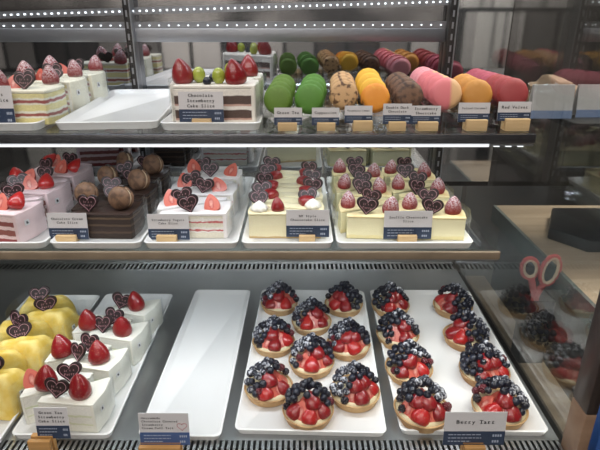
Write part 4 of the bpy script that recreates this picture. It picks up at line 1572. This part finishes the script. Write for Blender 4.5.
lathe(bm, [(0, -0.007), (0.004, -0.007), (0.004, 0.007), (0, 0.007)], 12, mtx=Matrix.Translation((0, 0, 0.130)) @ Matrix.Rotation(PI / 2, 4, 'X'))
inst('pivot_screw', done(bm, 'pivot', M_inkred), sc)

# black wedge-shaped case lying on the counter
bm = bmesh.new()
prism(bm, [(0.0, 0.02), (0.05, -0.05), (0.30, -0.05), (0.30, 0.14), (0.06, 0.14)], 0, 0.026, 0.004, 2)
bc = inst('black_case', done(bm, 'case', M_black), None, (0.525, 0.99, -0.4498))
tag(bc, 'black flat case with pointed corner lying on the wooden counter', 'case')

# raised dark ledge with two blank cards
rl = thing('raised_shelf', 'raised dark shelf beyond the glass end carrying two white cards', 'shelf', (0.70, 0.95, -0.45))
inst('shelf_board', boxmesh('board', 0.455, 1.1, 0.86, 1.06, -0.186, -0.174, M_black, 0.001), rl, (-0.70, -0.95, 0.45))
for lx in (0.62, 1.05):
    inst('leg', boxmesh('leg', lx - 0.008, lx + 0.008, 0.868, 0.884, -0.4498, -0.1862, M_black), rl, (-0.70, -0.95, 0.45))


def blank_card(label, x0, x1, yt, Y):
    a = ony(x0, yt, Y)
    b = ony(x1, yt, Y)
    wd = b.x - a.x
    t = thing('menu_card', label, 'card', ((a.x + b.x) / 2, Y, -0.1738), 0.0, 'folded white menu cards')
    h = a.z + 0.1738
    s = inst('front_leaf', boxmesh('leaf', -wd / 2, wd / 2, 0, 0.0008, 0, h, M_card), t, (0, 0, 0), (R(-8), 0, 0))
    inst('blue_strip', boxmesh('strip', -wd / 2, wd / 2, -0.0003, -0.0001, 0, h * 0.24, mat('pale_blue_strip', (0.22, 0.30, 0.50), 0.5)), s)
    inst('rear_leaf', boxmesh('leaf', -wd / 2, wd / 2, 0, 0.0008, 0, h, M_card), t, (0, 0.022, 0), (R(10), 0, 0))
    return t


blank_card('folded white card with blue lower edge, first beside the macarons', 536, 578, 85, 0.90)
blank_card('folded white card with blue lower edge, second from the macarons', 582, 622, 85, 0.91)
# crumpled tan napkin lying behind the first card
bm = bmesh.new()
rn = random.Random(3)
bmesh.ops.create_icosphere(bm, subdivisions=4, radius=1)
for v in bm.verts:
    k = 1 + 0.07 * math.sin(v.co.x * 9 + v.co.y * 4) + 0.08 * math.sin(v.co.z * 9 + v.co.x * 5 + 1)
    v.co = Vector((v.co.x * 0.050 * k, v.co.y * 0.020 * k, max(0, (v.co.z + 0.6) * 0.038 * k)))
o = inst('tan_napkin', done(bm, 'napkin', mat('tan_paper', (0.36, 0.25, 0.17), 0.8), True, 50), None, (0.470, 0.99, -0.1738))
tag(o, 'crumpled tan paper napkin behind the first white card', 'napkin')

# blue packet at the frame edge outside the corner post
bm = bmesh.new()
box(bm, -0.022, 0.022, -0.015, 0.015, 0, 0.13, 0.003)
o = inst('blue_packet', done(bm, 'packet', mat('blue_packet', (0.03, 0.12, 0.42), 0.4)), None, (0.4565, 0.595, -0.6398))
tag(o, 'blue packet standing outside the brown corner post', 'packet')
